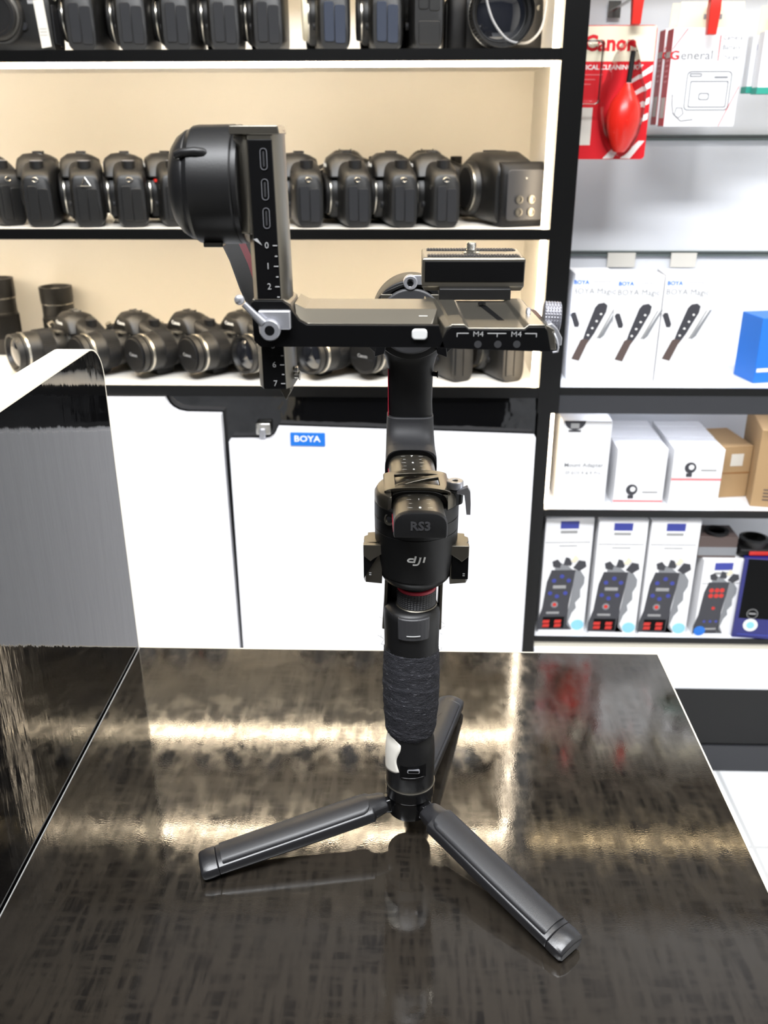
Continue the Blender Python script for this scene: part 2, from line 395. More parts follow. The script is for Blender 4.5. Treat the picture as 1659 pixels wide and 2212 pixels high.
def offs(p, d):   # outline of the top and back edge pushed out by d
    return [(-.7, .3245 + d), (.70, .3195 + d)] + [(y, z) for y, z in arc(.7645, .2885, .0305 + d, 88, 2, 8)] + [(.7942 + d, .2), (.7942 + d, FZ)]
a_, b_ = offs(p, .0012), offs(p, 0)
B().loft([[(X0, *a_[i]), (X1 + .0002, *a_[i]), (X1 + .0002, *b_[i]), (X0, *b_[i])] for i in range(len(a_))], EDGE).out('edge_band', c)

# ------------------------------------------------------------------ the gimbal stabiliser on its tripod
GX, GY = .0048, .54
g = thing('camera_gimbal', 'black handheld camera gimbal standing on its three legged tripod on the glossy counter', 'gimbal', (GX, GY, 0), world=True)
hx = GX - .0012
# hub
b = B().lathe([(.0135, .0195), (.0165, .0205), (.0172, .026), (.0174, .0365), (.0186, .038), (.0186, .0465), (.018, .0472)], (hx, GY, 0), (0, 0, 1), BLKG, 48)
for a in (198.6, 312.5, 75.6):
    d = V((math.cos(R(a)), math.sin(R(a)), 0)); q = V((-d.y, d.x, 0)); o = V((hx, GY, .0285))
    b.sweep([(o + d * .012, q * .0055, V((0, 0, .0075))), (o + d * .0225, q * .005, V((0, 0, .0055)))], BLKG, 5, 20)
b.out('tripod_hub', g, 0, 30)
# legs
def leg(a, rend):
    d2 = V((math.cos(R(a)), math.sin(R(a)), 0)); q = V((-d2.y, d2.x, 0)); z0, z1 = .0305, .0078
    o = V((hx, GY, 0)); L_ = rend - .019; d = (d2 * L_ + V((0, 0, z1 - z0))).normalized(); n = q.cross(d) * -1
    if n.z < 0: n = -n
    p0 = o + d2 * .019 + V((0, 0, z0)); ln = (d2 * L_ + V((0, 0, z1 - z0))).length
    def sect(hw, ht, hb, rise):     # half width, top, bottom
        pts = []
        for i in range(11):
            t = -1 + 2 * i / 10
            pts.append((t * hw * .97, ht + rise * 1.35 * (1 - t * t)))
        pts = [(-hw, -hb * .5), (-hw, ht * .45)] + pts + [(hw, ht * .45), (hw, -hb * .5), (hw * .8, -hb), (-hw * .8, -hb)]
        return pts
    def ring(s_, hw, ht, hb, rise, lift=0): return [p0 + d * s_ + q * x + n * (z + lift) for x, z in sect(hw, ht, hb, rise)]
    W_ = .0122
    b = B().loft([ring(0, .0078, .002, .0035, .002), ring(.004, .0088, .003, .005, .0025), ring(.011, .0098, .0035, .0062, .003), ring(.0125, W_, .0035, .0068, .003),
                  ring(ln * .5, W_ * 1.0, .0033, .0068, .003), ring(ln - .012, W_ * .97, .003, .006, .0028)], LEGM)
    l = b.out('leg', g, .0006, 40)
    # inset pad with rounded inner end
    st = []
    for s_, k in ((.0135, .35), (.0145, .62), (.0165, .8), (.0195, .87), (ln * .5, .87), (ln - .0165, .84), (ln - .0155, .8)):
        hw = W_ * k
        st.append([p0 + d * s_ + q * (hw * t) + n * (.0036 + .0043 * (1 - (t * k) ** 2) + (.0007 if abs(t) < .99 else -.0006)) for t in [-1, -.93, -.7, -.45, -.2, 0, .2, .45, .7, .93, 1]]
                  + [p0 + d * s_ + q * (hw * t) + n * .001 for t in (.9, -.9)])
    B().loft(st, PADM).out('leg_pad', l, 0, 50)
    b = B().loft([ring(ln - .0118, W_ * .97, .003, .006, .0028), ring(ln - .006, W_ * .98, .0032, .0066, .003), ring(ln - .001, W_ * .95, .0028, .0066, .0026), ring(ln + .0008, W_ * .86, .0018, .0055, .0018)], LEGM)
    b.out('leg_foot', l, .0005, 40)
for a, r_ in ((198.6, .159), (312.5, .156), (75.9, .160)): leg(a, r_)

# handle
r = [(.0176, .0472), (.0181, .049), (.0182, .074), (.0180, .079), (.0176, .085), (.0166, .090), (.0165, .095), (.0178, .100), (.0186, .11)]
prof = r + [(.0188, .15), (.0192, .180), (.0195, .1915), (.0188, .1955), (.0165, .1975), (.0138, .1985)]
b = B().lathe(prof, (hx, GY, 0), (0, 0, 1), BLK, 64)
b.add([], [], BLK)
h = b.out('handle', g, 0, 45)
b = B().lathe([(.0186, 0), (.0189, .0004), (.0186, .0008)], (hx, GY, .0472), (0, 0, 1), ANO, 64); b.out('base_ring', h)
# usb recess and port
def fr(x, z, r_, k=0): return V((hx + x, GY - math.sqrt(max(r_ * r_ - x * x, 1e-8)) - k, z))
def cpatch(b, x0, x1, z0, z1, r_, k0, k1, mat, n=8, cut=0):
    """curved plate following the handle"""
    for (xa, xb) in [(x0 + (x1 - x0) * i / n, x0 + (x1 - x0) * (i + 1) / n) for i in range(n)]:
        f0, f1 = fr(xa, z0, r_, k1), fr(xb, z0, r_, k1); g0, g1 = fr(xa, z0, r_, k0), fr(xb, z0, r_, k0)
        u_ = V((0, 0, z1 - z0))
        b.add([f0, f1, f1 + u_, f0 + u_, g0, g1, g1 + u_, g0 + u_], [(0, 1, 2, 3), (3, 2, 6, 7), (1, 0, 4, 5)] + ([(0, 3, 7, 4)] if xa == x0 else []) + ([(1, 5, 6, 2)] if i_last(xb, x1) else []), mat)
def i_last(a, b_): return abs(a - b_) < 1e-7
b = B(); cpatch(b, -.0075, .0115, .0615, .0728, .0182, -.001, .0002, BLKD); b.out('port_recess', h)
b = B(); c0 = fr(.0024, .0690, .0182, .0003)
b.prism([(x + c0.x, z + c0.z) for x, z in rrect(-.0046, .0046, -.0015, .0015, .0013)], 'y', c0.y - .0007, c0.y + .001, SIL)
b.prism([(x + c0.x, z + c0.z) for x, z in rrect(-.0038, .0038, -.0009, .0009, .0008)], 'y', c0.y - .0009, c0.y + .001, BLKD)
b.out('charging_port', h)
b = B(); cpatch(b, -.0068, .0104, .0605, .0630, .0182, -.001, .0009, BLKG); b.out('port_cover', h, .0003)
# white sticker, wrapped round the left of the waist
st = []; rows = 14; ncol = 14
def rad(z):
    for (r0, z0), (r1, z1) in zip(prof, prof[1:]):
        if z0 <= z <= z1: return r0 + (r1 - r0) * (z - z0) / (z1 - z0)
    return .018
b = B(); gridv = []
for i in range(rows + 1):
    z = 0
    tt = i / rows; right = 246 - 9 * math.sin(math.pi * min(1, tt * 1.25)) ** 1.5 + (4 * (tt - .75) if tt > .75 else 0) - (14 * ((tt - .9) / .1) ** 2 if tt > .9 else 0) - (10 * ((.08 - tt) / .08) ** 2 if tt < .08 else 0); left = 135
    row = []
    for j in range(ncol + 1):
        a = R(left + (right - left) * j / ncol); kk = j / ncol; zb = .056 + .0085 * kk; zt_ = .100 - .0085 * kk ** 1.5; zz = zb + (zt_ - zb) * i / rows
        rr_ = rad(zz) + .0004; row.append((hx + rr_ * math.cos(a), GY + rr_ * math.sin(a), zz))
    gridv.append(row)
b.add([p for r_ in gridv for p in r_], [(i * (ncol + 1) + j, i * (ncol + 1) + j + 1, (i + 1) * (ncol + 1) + j + 1, (i + 1) * (ncol + 1) + j) for i in range(rows) for j in range(ncol)], PAPER)
o = b.out('paper_sticker', h); m_ = o.modifiers.new('solidify', 'SOLIDIFY'); m_.thickness = .00025; m_.offset = 1
tag(o, 'creased white paper sticker')
# cloth wrap
b = B(); seg = 96; rings = []; nz_ = 130
random.seed(2)
for i in range(nz_ + 1):
    z = .0925 + (.0940) * i / nz_; t = i / nz_
    rb = .0178 + .0020 * math.sin(math.pi * min(1, t * 1.15)) + .0004 * t
    if t < .04: rb -= .0012 * (1 - t / .04)
    row = []
    for j in range(seg):
        a = 2 * math.pi * j / seg
        zt = z + .006 * math.sin(a + 1.0) * (1 - t) + .003 * math.sin(a)     # slanting turns of the bandage
        lay = .00045 * ((zt / .0135) % 1.0)
        rdg = .00016 * math.sin(zt / .00185 * 2 * math.pi)
        nn = .00035 * noise.noise(V((math.cos(a) * 3, math.sin(a) * 3, z * 190))) + .00035 * noise.noise(V((math.cos(a) * 14, math.sin(a) * 14, z * 900)))
        r_ = rb + lay + rdg + nn
        lift = .0105 * max(0, math.cos(a - R(205))) ** 2 * max(0, (t - .8) / .2)
        row.append((hx + r_ * math.cos(a), GY + r_ * math.sin(a), z + lift))
    rings.append(row)
b.loft(rings, CLOTH)
for k in range(26):      # loose threads
    a = R(random.choice([random.uniform(165, 200), random.uniform(345, 375), random.uniform(200, 340)])); z = random.uniform(.10, .185); r0 = .0199
    p0 = V((hx + r0 * math.cos(a), GY + r0 * math.sin(a), z)); dd = V((math.cos(a), math.sin(a), 0))
    pts = [p0, p0 + dd * .0011 + V((random.uniform(-.001, .001), 0, random.uniform(-.001, .0015))), p0 + dd * .0012 + V((random.uniform(-.003, .003), 0, random.uniform(-.002, .003)))]
    b.tube(pts, .00007, CLOTH, 4)
b.out('cloth_wrap', h, 0, 60)
# head of the handle: release button and side frames
b = B(); cpatch(b, -.0095, .0118, .1800, .1965, .0196, -.001, .0013, GREYD); b.out('release_button', h, .0008)
b = B(); cpatch(b, -.0036, .0058, .1838, .1844, .0209, 0, .0006, GREYP); b.out('button_mark', h)
for sx in (-1, 1):
    b = B().sweep([(V((hx + sx * .0192, GY + .012, .178)), V((.0016, 0, 0)), V((0, .013, 0))), (V((hx + .0008 + sx * .0188, GY + .012, .20)), V((.0014, 0, 0)), V((0, .010, 0))),
                   (V((hx + .0016 + sx * .0185, GY + .012, .235)), V((.0014, 0, 0)), V((0, .011, 0)))], ANO, 6)
    b.out('side_frame', h)
B().sweep([(V((hx, GY + .012, .17)), V((.018, 0, 0)), V((0, .009, 0))), (V((hx, GY + .016, .20)), V((.017, 0, 0)), V((0, .008, 0))), (V((hx + .001, GY + .016, .235)), V((.0175, 0, 0)), V((0, .009, 0)))], BLK, 5).out('rear_column', h)
# knurled collar
b = B(); seg = 120; rings = []
for i in range(33):
    z = .1992 + .0115 * i / 32; row = []
    for j in range(seg):
        a = 2 * math.pi * j / seg; k = (1 if (i // 2) % 2 else 0) * (1 if j % 3 else 0)
        r_ = .0133 + .00032 * k; row.append((GX + .0018 + r_ * math.cos(a), GY + r_ * math.sin(a), z))
    rings.append(row)
b.loft(rings, KNURL, True).out('knurled_collar', g, 0, 20)
B().lathe([(.0129, .2106), (.0133, .2109), (.0133, .2127), (.0129, .2131)], (GX + .0018, GY, 0), (0, 0, 1), RED, 60).out('red_ring', g)
B().lathe([(.0138, .1984), (.0143, .1988), (.0138, .1994)], (GX + .0018, GY, 0), (0, 0, 1), ANO, 60).out('collar_flange', g)
# pan motor
mx = GX + .001
mp = [(.0120, .2131), (.0120, .2150), (.0150, .2162), (.0205, .2190), (.0228, .2215), (.0240, .2240), (.0243, .2250), (.0242, .2257), (.0248, .2261), (.0262, .2350), (.0272, .2450), (.0275, .2575), (.0271, .2577), (.0271, .2581), (.0275, .2583),
      (.0276, .2665), (.0272, .2667), (.0272, .2671), (.0276, .2673), (.0276, .2760), (.0265, .2775), (.010, .2780)]
b = B().lathe(mp, (mx, GY, 0), (0, 0, 1), BLK, 80)
pm = b.out('pan_motor', g, 0, 30)
def mrad(z):
    for (r0, z0), (r1, z1) in zip(mp, mp[1:]):
        if z0 <= z <= z1 and z1 > z0: return r0 + (r1 - r0) * (z - z0) / (z1 - z0)
    return .026
def onm(x, z, k=0): r_ = mrad(z) + k; return V((mx + x, GY - math.sqrt(max(r_ * r_ - x * x, 1e-9)), z))
# logo strokes wrapped on the motor
b = B(); px = .055 / 178 / 5.53
def stroke(pts, wd):
    ps = [((x - 797) * px, .2440 - (y - 1793) * px * 1.05) for x, y in pts]
    L_, R_ = [], []
    for i, (x, y) in enumerate(ps):
        a0 = ps[max(i - 1, 0)]; a1 = ps[min(i + 1, len(ps) - 1)]; dx, dy = a1[0] - a0[0], a1[1] - a0[1]; l = math.hypot(dx, dy)
        nx, ny = -dy / l * wd * px / 2, dx / l * wd * px / 2; L_.append((x + nx, y + ny)); R_.append((x - nx, y - ny))
    n = len(ps); vs_ = [onm(x, y, k) for k in (-.0001, .00025) for x, y in L_ + R_]
    fs = []
    for i in range(n - 1):
        for o_ in (0, 2 * n): fs.append((o_ + i, o_ + i + 1, o_ + n + i + 1, o_ + n + i))
        fs.append((i, i + 1, 2 * n + i + 1, 2 * n + i)); fs.append((n + i, n + i + 1, 3 * n + i + 1, 3 * n + i))
    fs += [(0, n, 3 * n, 2 * n), (n - 1, 2 * n - 1, 4 * n - 1, 3 * n - 1)]
    b.add(vs_, fs, WHITE)
stroke([(768, 1769), (735, 1769), (716, 1774), (704, 1784), (700, 1796), (708, 1806), (725, 1808), (775, 1808)], 19)
stroke([(791, 1735), (784, 1765), (777, 1795), (772, 1816)], 22)
stroke([(846, 1752), (838, 1785), (831, 1812), (822, 1832), (806, 1843), (785, 1845), (757, 1845)], 20)
stroke([(828, 1752), (842, 1752), (858, 1752)], 3)
stroke([(896, 1750), (889, 1780), (881, 1816)], 21)
b.out('logo', pm)
# side mounting rails
for sx in (-1, 1):
    x0, x1 = mx + sx * .0225, mx + sx * .0345
    poly = [(x0, -.0115), (x1 - sx * .0012, -.0095), (x1, -.006), (x1, .000), (x1 - sx * .0022, .002), (x1 - sx * .0022, .006), (x0, .008)]
    ps = [(x, GY - .0005 + y) for x, y in poly]
    b = B().prism(ps, 'z', .2195, .2488, ANO)
    xm = (x0 + x1) / 2
    b.prism([(min(x1 - sx * .0001, x0 + sx * .001), .2236), (x1, .2236), (x1, .2416), (xm + sx * .0012, .2380), (xm - sx * .0008, .2405), (x0 + sx * .001, .2430)], 'y', GY - .0128, GY - .0090, BLKD)
    b.prism([(x0, .2425), (xm - sx * .0006, .2390), (xm + sx * .0014, .2372), (x1, .2412), (x1, .2488), (x0, .2488)], 'y', GY - .0145, GY - .0096, ANO)
    b.out('mounting_rail', pm, .0004)
    b = B(); xr = x1 - sx * .0036
    b.box(min(xr, xr + .0014), max(xr, xr + .0014), GY - .0131, GY - .0128, .2262, .2268, GREYP).box(min(xr, xr + .0014), max(xr, xr + .0014), GY - .0131, GY - .0128, .2276, .2281, GREYP)
    b.out('rail_mark', pm)
# clamp on top of the motor
def tubesec(c, hw, z0, z1, n=20):
    """D shaped section: flat bottom, arched top"""
    pts = [(-hw * .97, 0), (-hw, .10)]
    for i in range(n + 1):
        a = math.pi * (1 - i / n); pts.append((hw * math.copysign(abs(math.cos(a)) ** .62, math.cos(a)), .42 + .58 * math.sin(a) ** .8 if math.sin(a) > 1e-6 else .42))
    pts += [(hw, .10), (hw * .97, 0)]
    return [(x, z0 + (z1 - z0) * k) for x, k in pts]
tx = .0079; tz0, tz1 = .2688, .2855
# lower clamp body around the tube
b = B()
cl = [(mx - .0276, .270), (mx - .0278, .2795), (mx - .0265, .2838), (mx - .0222, .2852), (mx - .0175, .2850), (mx - .0172, .268), (mx + .0188, .268), (mx + .0190, .2855), (mx + .0215, .2855), (mx + .0262, .282), (mx + .0278, .278), (mx + .0276, .268), (mx + .020, .2625), (mx - .020, .2625)]
def ringseg(poly_side, y0, y1): return
for sx, x0, x1 in ((-1, mx - .0276, mx - .0162), (1, mx + .0195, mx + .0278)):
    n = 9; ring = []
    for zt, k in ((.2765, 1), (.2815, .995), (.2845, .93), (.2855, .84)):
        row = []
        xs = [x0 + (x1 - x0) * i / n for i in range(n + 1)]
        rr_ = .0277 * k
        outer = []
        for i in range(n + 1):
            a = R(132 + 96 * i / n) if sx < 0 else R(-45 + 90 * i / n)
            outer.append((mx + rr_ * math.cos(a), GY + rr_ * math.sin(a), zt))
        xin = mx - .0160 if sx < 0 else mx + .0196
        ring.append(outer + [(xin, outer[-1][1], zt), (xin, outer[0][1], zt)])
    b.loft(ring, ANO)
    b.out('clamp_base', g, .0003); b = B()
# bridge over the tube, with two slanting windows
def bz(x):   # height of the bridge top across the tube
    t = (x - tx) / .021; return .2862 + .0030 * max(0, 1 - t * t) ** .6
ys0, ys1 = GY - .0135, GY + .0185
def shear_(x): return .0022 * (x - tx) / .02
b = B(); xs = [tx - .0205 + .041 * i / 24 for i in range(25)]
def strip(xa, xb, fy0, fy1, n=10):
    rows_ = []
    for i in range(n + 1):
        x = xa + (xb - xa) * i / n; y0, y1 = fy0(x), fy1(x); z = bz(x)
        rows_.append([(x, y0, z - .0022), (x, y1, z - .0022), (x, y1, z), (x, y0, z)])
    b.loft(rows_, ANO)
E0 = lambda x: ys0 - shear_(x) * .3; E1 = lambda x: ys1 + shear_(x) * .4
strip(tx - .0212, tx - .0140, E0, E1, 5); strip(tx + .0145, tx + .0212, E0, E1, 5)
strip(tx - .0148, tx + .0158, E0, lambda x: E0(x) + .0070, 16)
strip(tx - .0148, tx + .0158, lambda x: E1(x) - .0065, E1, 16)
mid0 = lambda x: GY - .0095 + .0195 * (x - (tx - .0148)) / .0306
strip(tx - .0148, tx + .0158, lambda x: mid0(x) - .0018, lambda x: mid0(x) + .0030, 16)
for xa, xb in ((tx - .0205, tx - .0172), (tx + .0172, tx + .0205)):
    b.box(xa, xb, ys0, ys1, .2700, .2868, ANO)
b.prism([(tx - .0172, .268), (tx + .0172, .268), (tx + .0172, .2655), (tx - .0172, .2655)], 'y', ys0, ys1, BLK)
b.skew().out('clamp_bridge', g, .0003, 30)
# clamp front collar (dark arch around the tube)
b = B(); o_ = tubesec(0, .0205, .2655, .2872); i_ = tubesec(0, .0170, .2670, .2850)
y0, y1 = GY - .0150, GY - .0125
n = len(o_)
b.loft([[(tx + o_[k][0], y0, o_[k][1]), (tx + o_[k][0], y1, o_[k][1]), (tx + i_[k][0], y1, i_[k][1]), (tx + i_[k][0], y0, i_[k][1])] for k in range(n)], BLK)
b.skew().out('clamp_collar', g, .0003, 40)
# screw recess at left
p = onm(-.0172, .2712, .0006); b = B()
b.lathe([(.0042, -.002), (.0042, 0), (.0030, .0002), (.0030, -.0012), (.0001, -.0012)], p, V((-.55, -.75, .45)), ANO, 24)
b.lathe([(.0026, -.0012), (.0026, -.0002), (.0001, -.0001)], p, V((-.55, -.75, .45)), BLKG, 6)
b.out('clamp_screw', g)
# silver locking lever at right
lx, ly, lz = mx + .0262, GY - .006, .2905
b = B().lathe([(.0001, .0012), (.0018, .0012), (.0019, .0018), (.0050, .0018), (.0054, .0012), (.0054, -.0030), (.0001, -.0034)], (lx - .0018, ly, lz - .001), (0, 0, 1), SIL, 28)
b.prism([(lx - .001, .2862), (lx + .0060, .2892), (lx + .0078, .2860), (lx + .0084, .2772), (lx + .0084, .2700), (lx + .0058, .2700), (lx + .0050, .2770), (lx + .0040, .2835), (lx - .001, .2845)], 'y', ly - .0064, ly - .0022, SIL)
lv = b.out('locking_lever', g, .0005)
B().lathe([(.0019, 0), (.0019, .0002), (.0001, .0002)], (lx - .0018, ly, lz + .0003), (0, 0, 1), BLKD, 6).out('lever_screw', lv)
B().lathe([(.0062, .276), (.0066, .2855), (.005, .2868)], (lx - .0026, ly + .001, 0), (0, 0, 1), BLK, 28).out('lever_boss', g)

# pan arm: graduated tube, sleeve, upright
sec = tubesec(0, .0163, tz0, tz1)
b = B().loft([[(tx + x, y, z) for x, z in sec] for y in (.4985, .55, .606)], ANO).skew()
arm = b.out('pan_arm', g, 0, 40)
for sx in (-1, 1):
    b = B(); b.box(tx + sx * .01635 - .0003, tx + sx * .01635 + .0003, .4995, .605, .2705, .2748, RED); b.skew().out('red_stripe', arm)
# end cap
sc_ = lambda k, dz=0: [(x * k, (z - .2769) * k + .2769) for x, z in sec]
b = B().loft([[(tx + x, .4985, z) for x, z in sc_(1.015)], [(tx + x, .4960, z) for x, z in sc_(1.015)], [(tx + x, .4945, z) for x, z in sc_(.975)], [(tx + x, .4943, z) for x, z in sc_(.93)]], BLK)
cp = b.out('end_cap', arm, 0, 30)
b = B(); btext(b, 'RS3', .0078, GREYD, (tx, .4942, .2766), ext=.00035, bold=.03, sx=1.05); b.out('lettering', cp)
# scale marks on the tube top
def tz(x): 
    t = min(1, abs(x / .0163)); k = .42 + .58 * (1 - t ** (1 / .62 * 1)) ** .5 if False else None
    c_ = t ** (1 / .62); return tz0 + (tz1 - tz0) * (.42 + .58 * math.sqrt(max(0, 1 - c_ * c_)) ** .8)
b = B()
for i in range(0, 15):
    y = .5025 + .0066 * i
    if .5185 < y < .5225: pass
    for sx in (-1, 1):
        w_ = .0030 if i % 2 == 0 else .0018; xm = sx * .0062 if i % 2 == 0 else sx * .0056
        b.add([(tx + xm - w_ / 2, y - .00013, tz(xm) + .0002), (tx + xm + w_ / 2, y - .00013, tz(xm) + .0002), (tx + xm + w_ / 2, y + .00013, tz(xm) + .0002), (tx + xm - w_ / 2, y + .00013, tz(xm) + .0002)], [(0, 1, 2, 3)], WHITE)
    if i % 2 == 0: btext(b, str(i // 2), .0032, WHITE, (tx, y, tz1 + .0001), (0, 0, 0), ext=.00008, bold=.02)
b.skew().out('scale_marks', arm)
# rubber sleeve
st = [((tx - .002, .5985, .2765), (.0180, 0, 0), (0, 0, .0125)), ((tx - .002, .606, .2765), (.0184, 0, 0), (0, 0, .0126))]
for i in range(13):
    t = R(90 * i / 12); st.append(((tx - .002, .613 + .0265 * math.sin(t), .2765 + .026 * (1 - math.cos(t))), (.0184 - .0012 * i / 12, 0, 0), (0, -.0122 * math.sin(t), .0122 * math.cos(t))))
st += [((tx - .002, .6395, .3030), (.0168, 0, 0), (0, -.0116, 0))]
b = B().sweep([(V(a), V(u_), V(v_)) for a, u_, v_ in st], RUB, 3.6, 40).skew(.034)
sl = b.out('rubber_sleeve', arm, 0, 35)
ox = tubesec(0, .0183, .2650, .2888); ix = tubesec(0, .0166, .2675, .2862)
B().loft([[(tx - .0008 + ox[k][0], .5978, ox[k][1]), (tx - .0008 + ox[k][0], .6000, ox[k][1]), (tx - .0008 + ix[k][0], .6000, ix[k][1]), (tx - .0008 + ix[k][0], .5978, ix[k][1])] for k in range(n)], BLKD).skew(.052).out('sleeve_lip', sl)
# upright of the pan arm, flaring into the roll motor
ux = .0012; RZ, RY = .378, .612
st = [((ux + .001, .640, .296), .0160, .0100), ((ux, .640, .312), .0161, .0098), ((ux, .640, .330), .0163, .0098), ((ux, .640, .340), .0168, .0100), ((ux, .639, .347), .0186, .0105), ((ux, .637, .353), .0222, .0118), ((ux, .635, .360), .0256, .013), ((ux, .634, .372), .0268, .0135)]
b = B().sweep([(V(c_), V((a_, 0, 0)), V((0, b__, 0))) for c_, a_, b__ in st], BLK, 3.2, 40)
ua = b.out('upright_arm', arm, 0, 35)
b = B().box(ux - .0165, ux - .0159, .634, .646, .300, .338, RED); tag(b.out('red_stripe', arm), 'thin red line down the left edge')
B().cyl((ux + .0155, .636, .3345), (ux + .0190, .634, .3345), .0018, BLKG, 16).cyl((ux + .0190, .634, .3345), (ux + .0198, .634, .3345), .0026, BLKG, 12).out('lock_pin', arm)
# roll motor (axis towards the viewer)
rm = B().lathe([(.0232, .0), (.0268, .001), (.0275, .004), (.0275, .034), (.026, .037), (.0001, .037)], (ux, RY - .004, RZ), (0, 1, 0), BLK, 64)
rm.lathe([(.0001, -.0015), (.0212, -.0015), (.0222, -.0005), (.0222, .004)], (ux, RY - .006, RZ), (0, 1, 0), GREYD, 64)
for sx in (-1, 1):
    rm.prism([(ux + sx * .0165, RZ - .0140), (ux + sx * .0235, RZ - .0130), (ux + sx * .0250, RZ - .0240), (ux + sx * .0180, RZ - .0215)], 'y', RY - .008, RY - .002, BLKG)
    rm.prism([(ux + sx * .0225, RZ - .006), (ux + sx * .0300, RZ - .006), (ux + sx * .0290, RZ - .020), (ux + sx * .0240, RZ - .0245)], 'y', RY + .004, RY + .024, BLK)
rm = rm.out('roll_motor', g, .0004, 30)
b = B().box(ux - .0205, ux + .028, RY - .006, RY + .022, .3875, .3960, ANO)
b.loft([[(ux - .0195 + t, RY + yy, .396 + hgt) for yy, hgt in ((-.004, 0), (.018, 0), (.018, k), (-.004, k))] for t, k in ((0, .0005), (.006, .0035), (.012, .006), (.02, .0078), (.034, .0078), (.044, .005), (.047, .001))], BLK)
b.out('roll_clamp', g, .0004)
p = PY(887.5, 611, RY - .008)
b = B().lathe([(.0001, .0004), (.0022, .0004), (.0024, -.0002), (.0044, -.0004), (.0049, .0006), (.0049, .005), (.0001, .005)], p, (0, 1, 0), SIL, 32)
b.box(p.x, p.x + .009, p.y + .001, p.y + .004, p.z - .0015, p.z + .0046, SIL)
lv = b.out('roll_lock_lever', g, .0003)
B().lathe([(.0021, .0002), (.0021, -.0006), (.0013, -.0007), (.0011, .0001), (.0001, .0001)], p, (0, 1, 0), BLKG, 6).out('lever_screw', lv)
# roll arm: sideways behind the bar, then forward and up to the tilt motor
AX = Matrix.Identity(3)
st = [((-.1040, .497, .468), (.0096, 0, 0), (0, .0035, .006)), ((-.1050, .540, .450), (.0096, 0, 0), (0, .003, .0058)), ((-.1055, .585, .425), (.0096, .0005, 0), (0, .003, .0058)), ((-.1055, .613, .403), (.0094, .002, 0), (0, .002, .0060)), ((-.1040, .629, .388), (.0085, .005, -.001), (0, .001, .0068)),
      ((-.0960, .640, .3785), (.0058, .0080, -.002), (0, 0, .0078)), ((-.0820, .646, .3740), (.0020, .0094, -.002), (0, 0, .0084)), ((-.0600, .646, .3740), (0, .0096, 0), (0, 0, .0085)), ((-.0150, .6400, .376), (0, .0096, 0), (0, 0, .0085))]
b = B().sweep([(V(a), V(u_), V(v_)) for a, u_, v_ in st], GREYD, 5, 32)
ra = b.out('roll_arm', g, 0, 35)
b = B(); rws = []
for (c_, a_, h_), k in zip(st[:5], (0, 0, 0, 0, 0)):
    c_, a_, h_ = V(c_), V(a_), V(h_); n_ = a_.cross(V((0, .5, -.27))); o2 = h_ * -1.02
    rws.append([c_ + a_ * .25 + o2, c_ + a_ * .68 + o2, c_ + a_ * .68 + o2 * .97 - V((0, 0, .0003)) * -1, c_ + a_ * .25 + o2 * .97])
b.loft(rws, RED); tag(b.out('red_stripe', ra), 'dark red line running down the slanting arm')

# tilt motor (axis sideways)
ty, tzc = .4845, .4718
b = B().lathe([(.0001, -.1205), (.015, -.1205), (.0195, -.1195), (.0235, -.1165), (.0262, -.1125), (.0264, -.1118), (.0262, -.1112), (.0282, -.1085), (.0286, -.106), (.0288, -.0880), (.0284, -.0872), (.0280, -.0871), (.0280, -.0866), (.0286, -.0864), (.0286, -.0845), (.0278, -.0838), (.0001, -.0838)], (0, ty, tzc), (1, 0, 0), BLK, 80)
tm = b.out('tilt_motor', g, 0, 22)
dv = V((0, -.82, .57)).normalized(); c_ = V((0, ty, tzc))
b = B().tube([c_ + V((-.1135, 0, 0)) + dv * .0262, c_ + V((-.110, 0, 0)) + dv * .0285, c_ + V((-.104, 0, 0)) + dv * .0292, c_ + V((-.1005, 0, 0)) + dv * .0285, c_ + V((-.0990, 0, 0)) + dv * .0265], .0021, BLK, 14)
b.out('motor_catch', tm); 
b = B().lathe([(.0024, 0), (.0022, .0008), (.0001, .0010)], c_ + V((-.1130, 0, 0)) + dv * .0258, V((-.6, -.6, .4)), STEEL, 8); b.out('catch_screw', tm)
B().box(-.106, -.096, ty - .012, ty - .004, .4425, .4452, BLKG).out('lower_boss', tm, .0005)
# upright camera plate with centimetre scale
def lean(p): return V((p[0] + (.4457 - p[2]) * .012, p[1], p[2]))
b = B()
z0_, z1_ = .3715, .4985
b.prism([(-.0806, .4655), (-.0775, .4590), (-.0655, .4590), (-.0625, .4640), (-.0618, .4790), (-.0640, .4800), (-.0806, .4800)], 'z', z0_, z1_, ANO)
b.prism([(-.0776, .4588), (-.0656, .4588), (-.0656, .460), (-.0776, .460)], 'z', z0_, z1_ - .0045, BLKD)
b.v = [lean(p) for p in b.v]
tp = b.out('tilt_plate', g, .0006)
b = B().prism([(-.0858, .5000), (-.0625, .5000), (-.0618, .4960), (-.0858, .4960)], 'y', .4585, .4850, ANO); b.v = [lean(p) for p in b.v]; b.out('top_bracket', tp, .0005)
b = B(); b.loft([[(-.0858, .4665, z), (-.0800, .4600, z), (-.0776, .4600, z), (-.0776, .480, z), (-.0858, .480, z)] for z in (.4500, .4960)], ANO); b.v = [lean(p) for p in b.v]; b.out('bracket_side', tp, .001)
B().prism([(-.0690, .3700), (-.0635, .3715), (-.0628, .3690), (-.0660, .3640)], 'y', .464, .474, ANO).out('pointed_tip', tp, .0005)
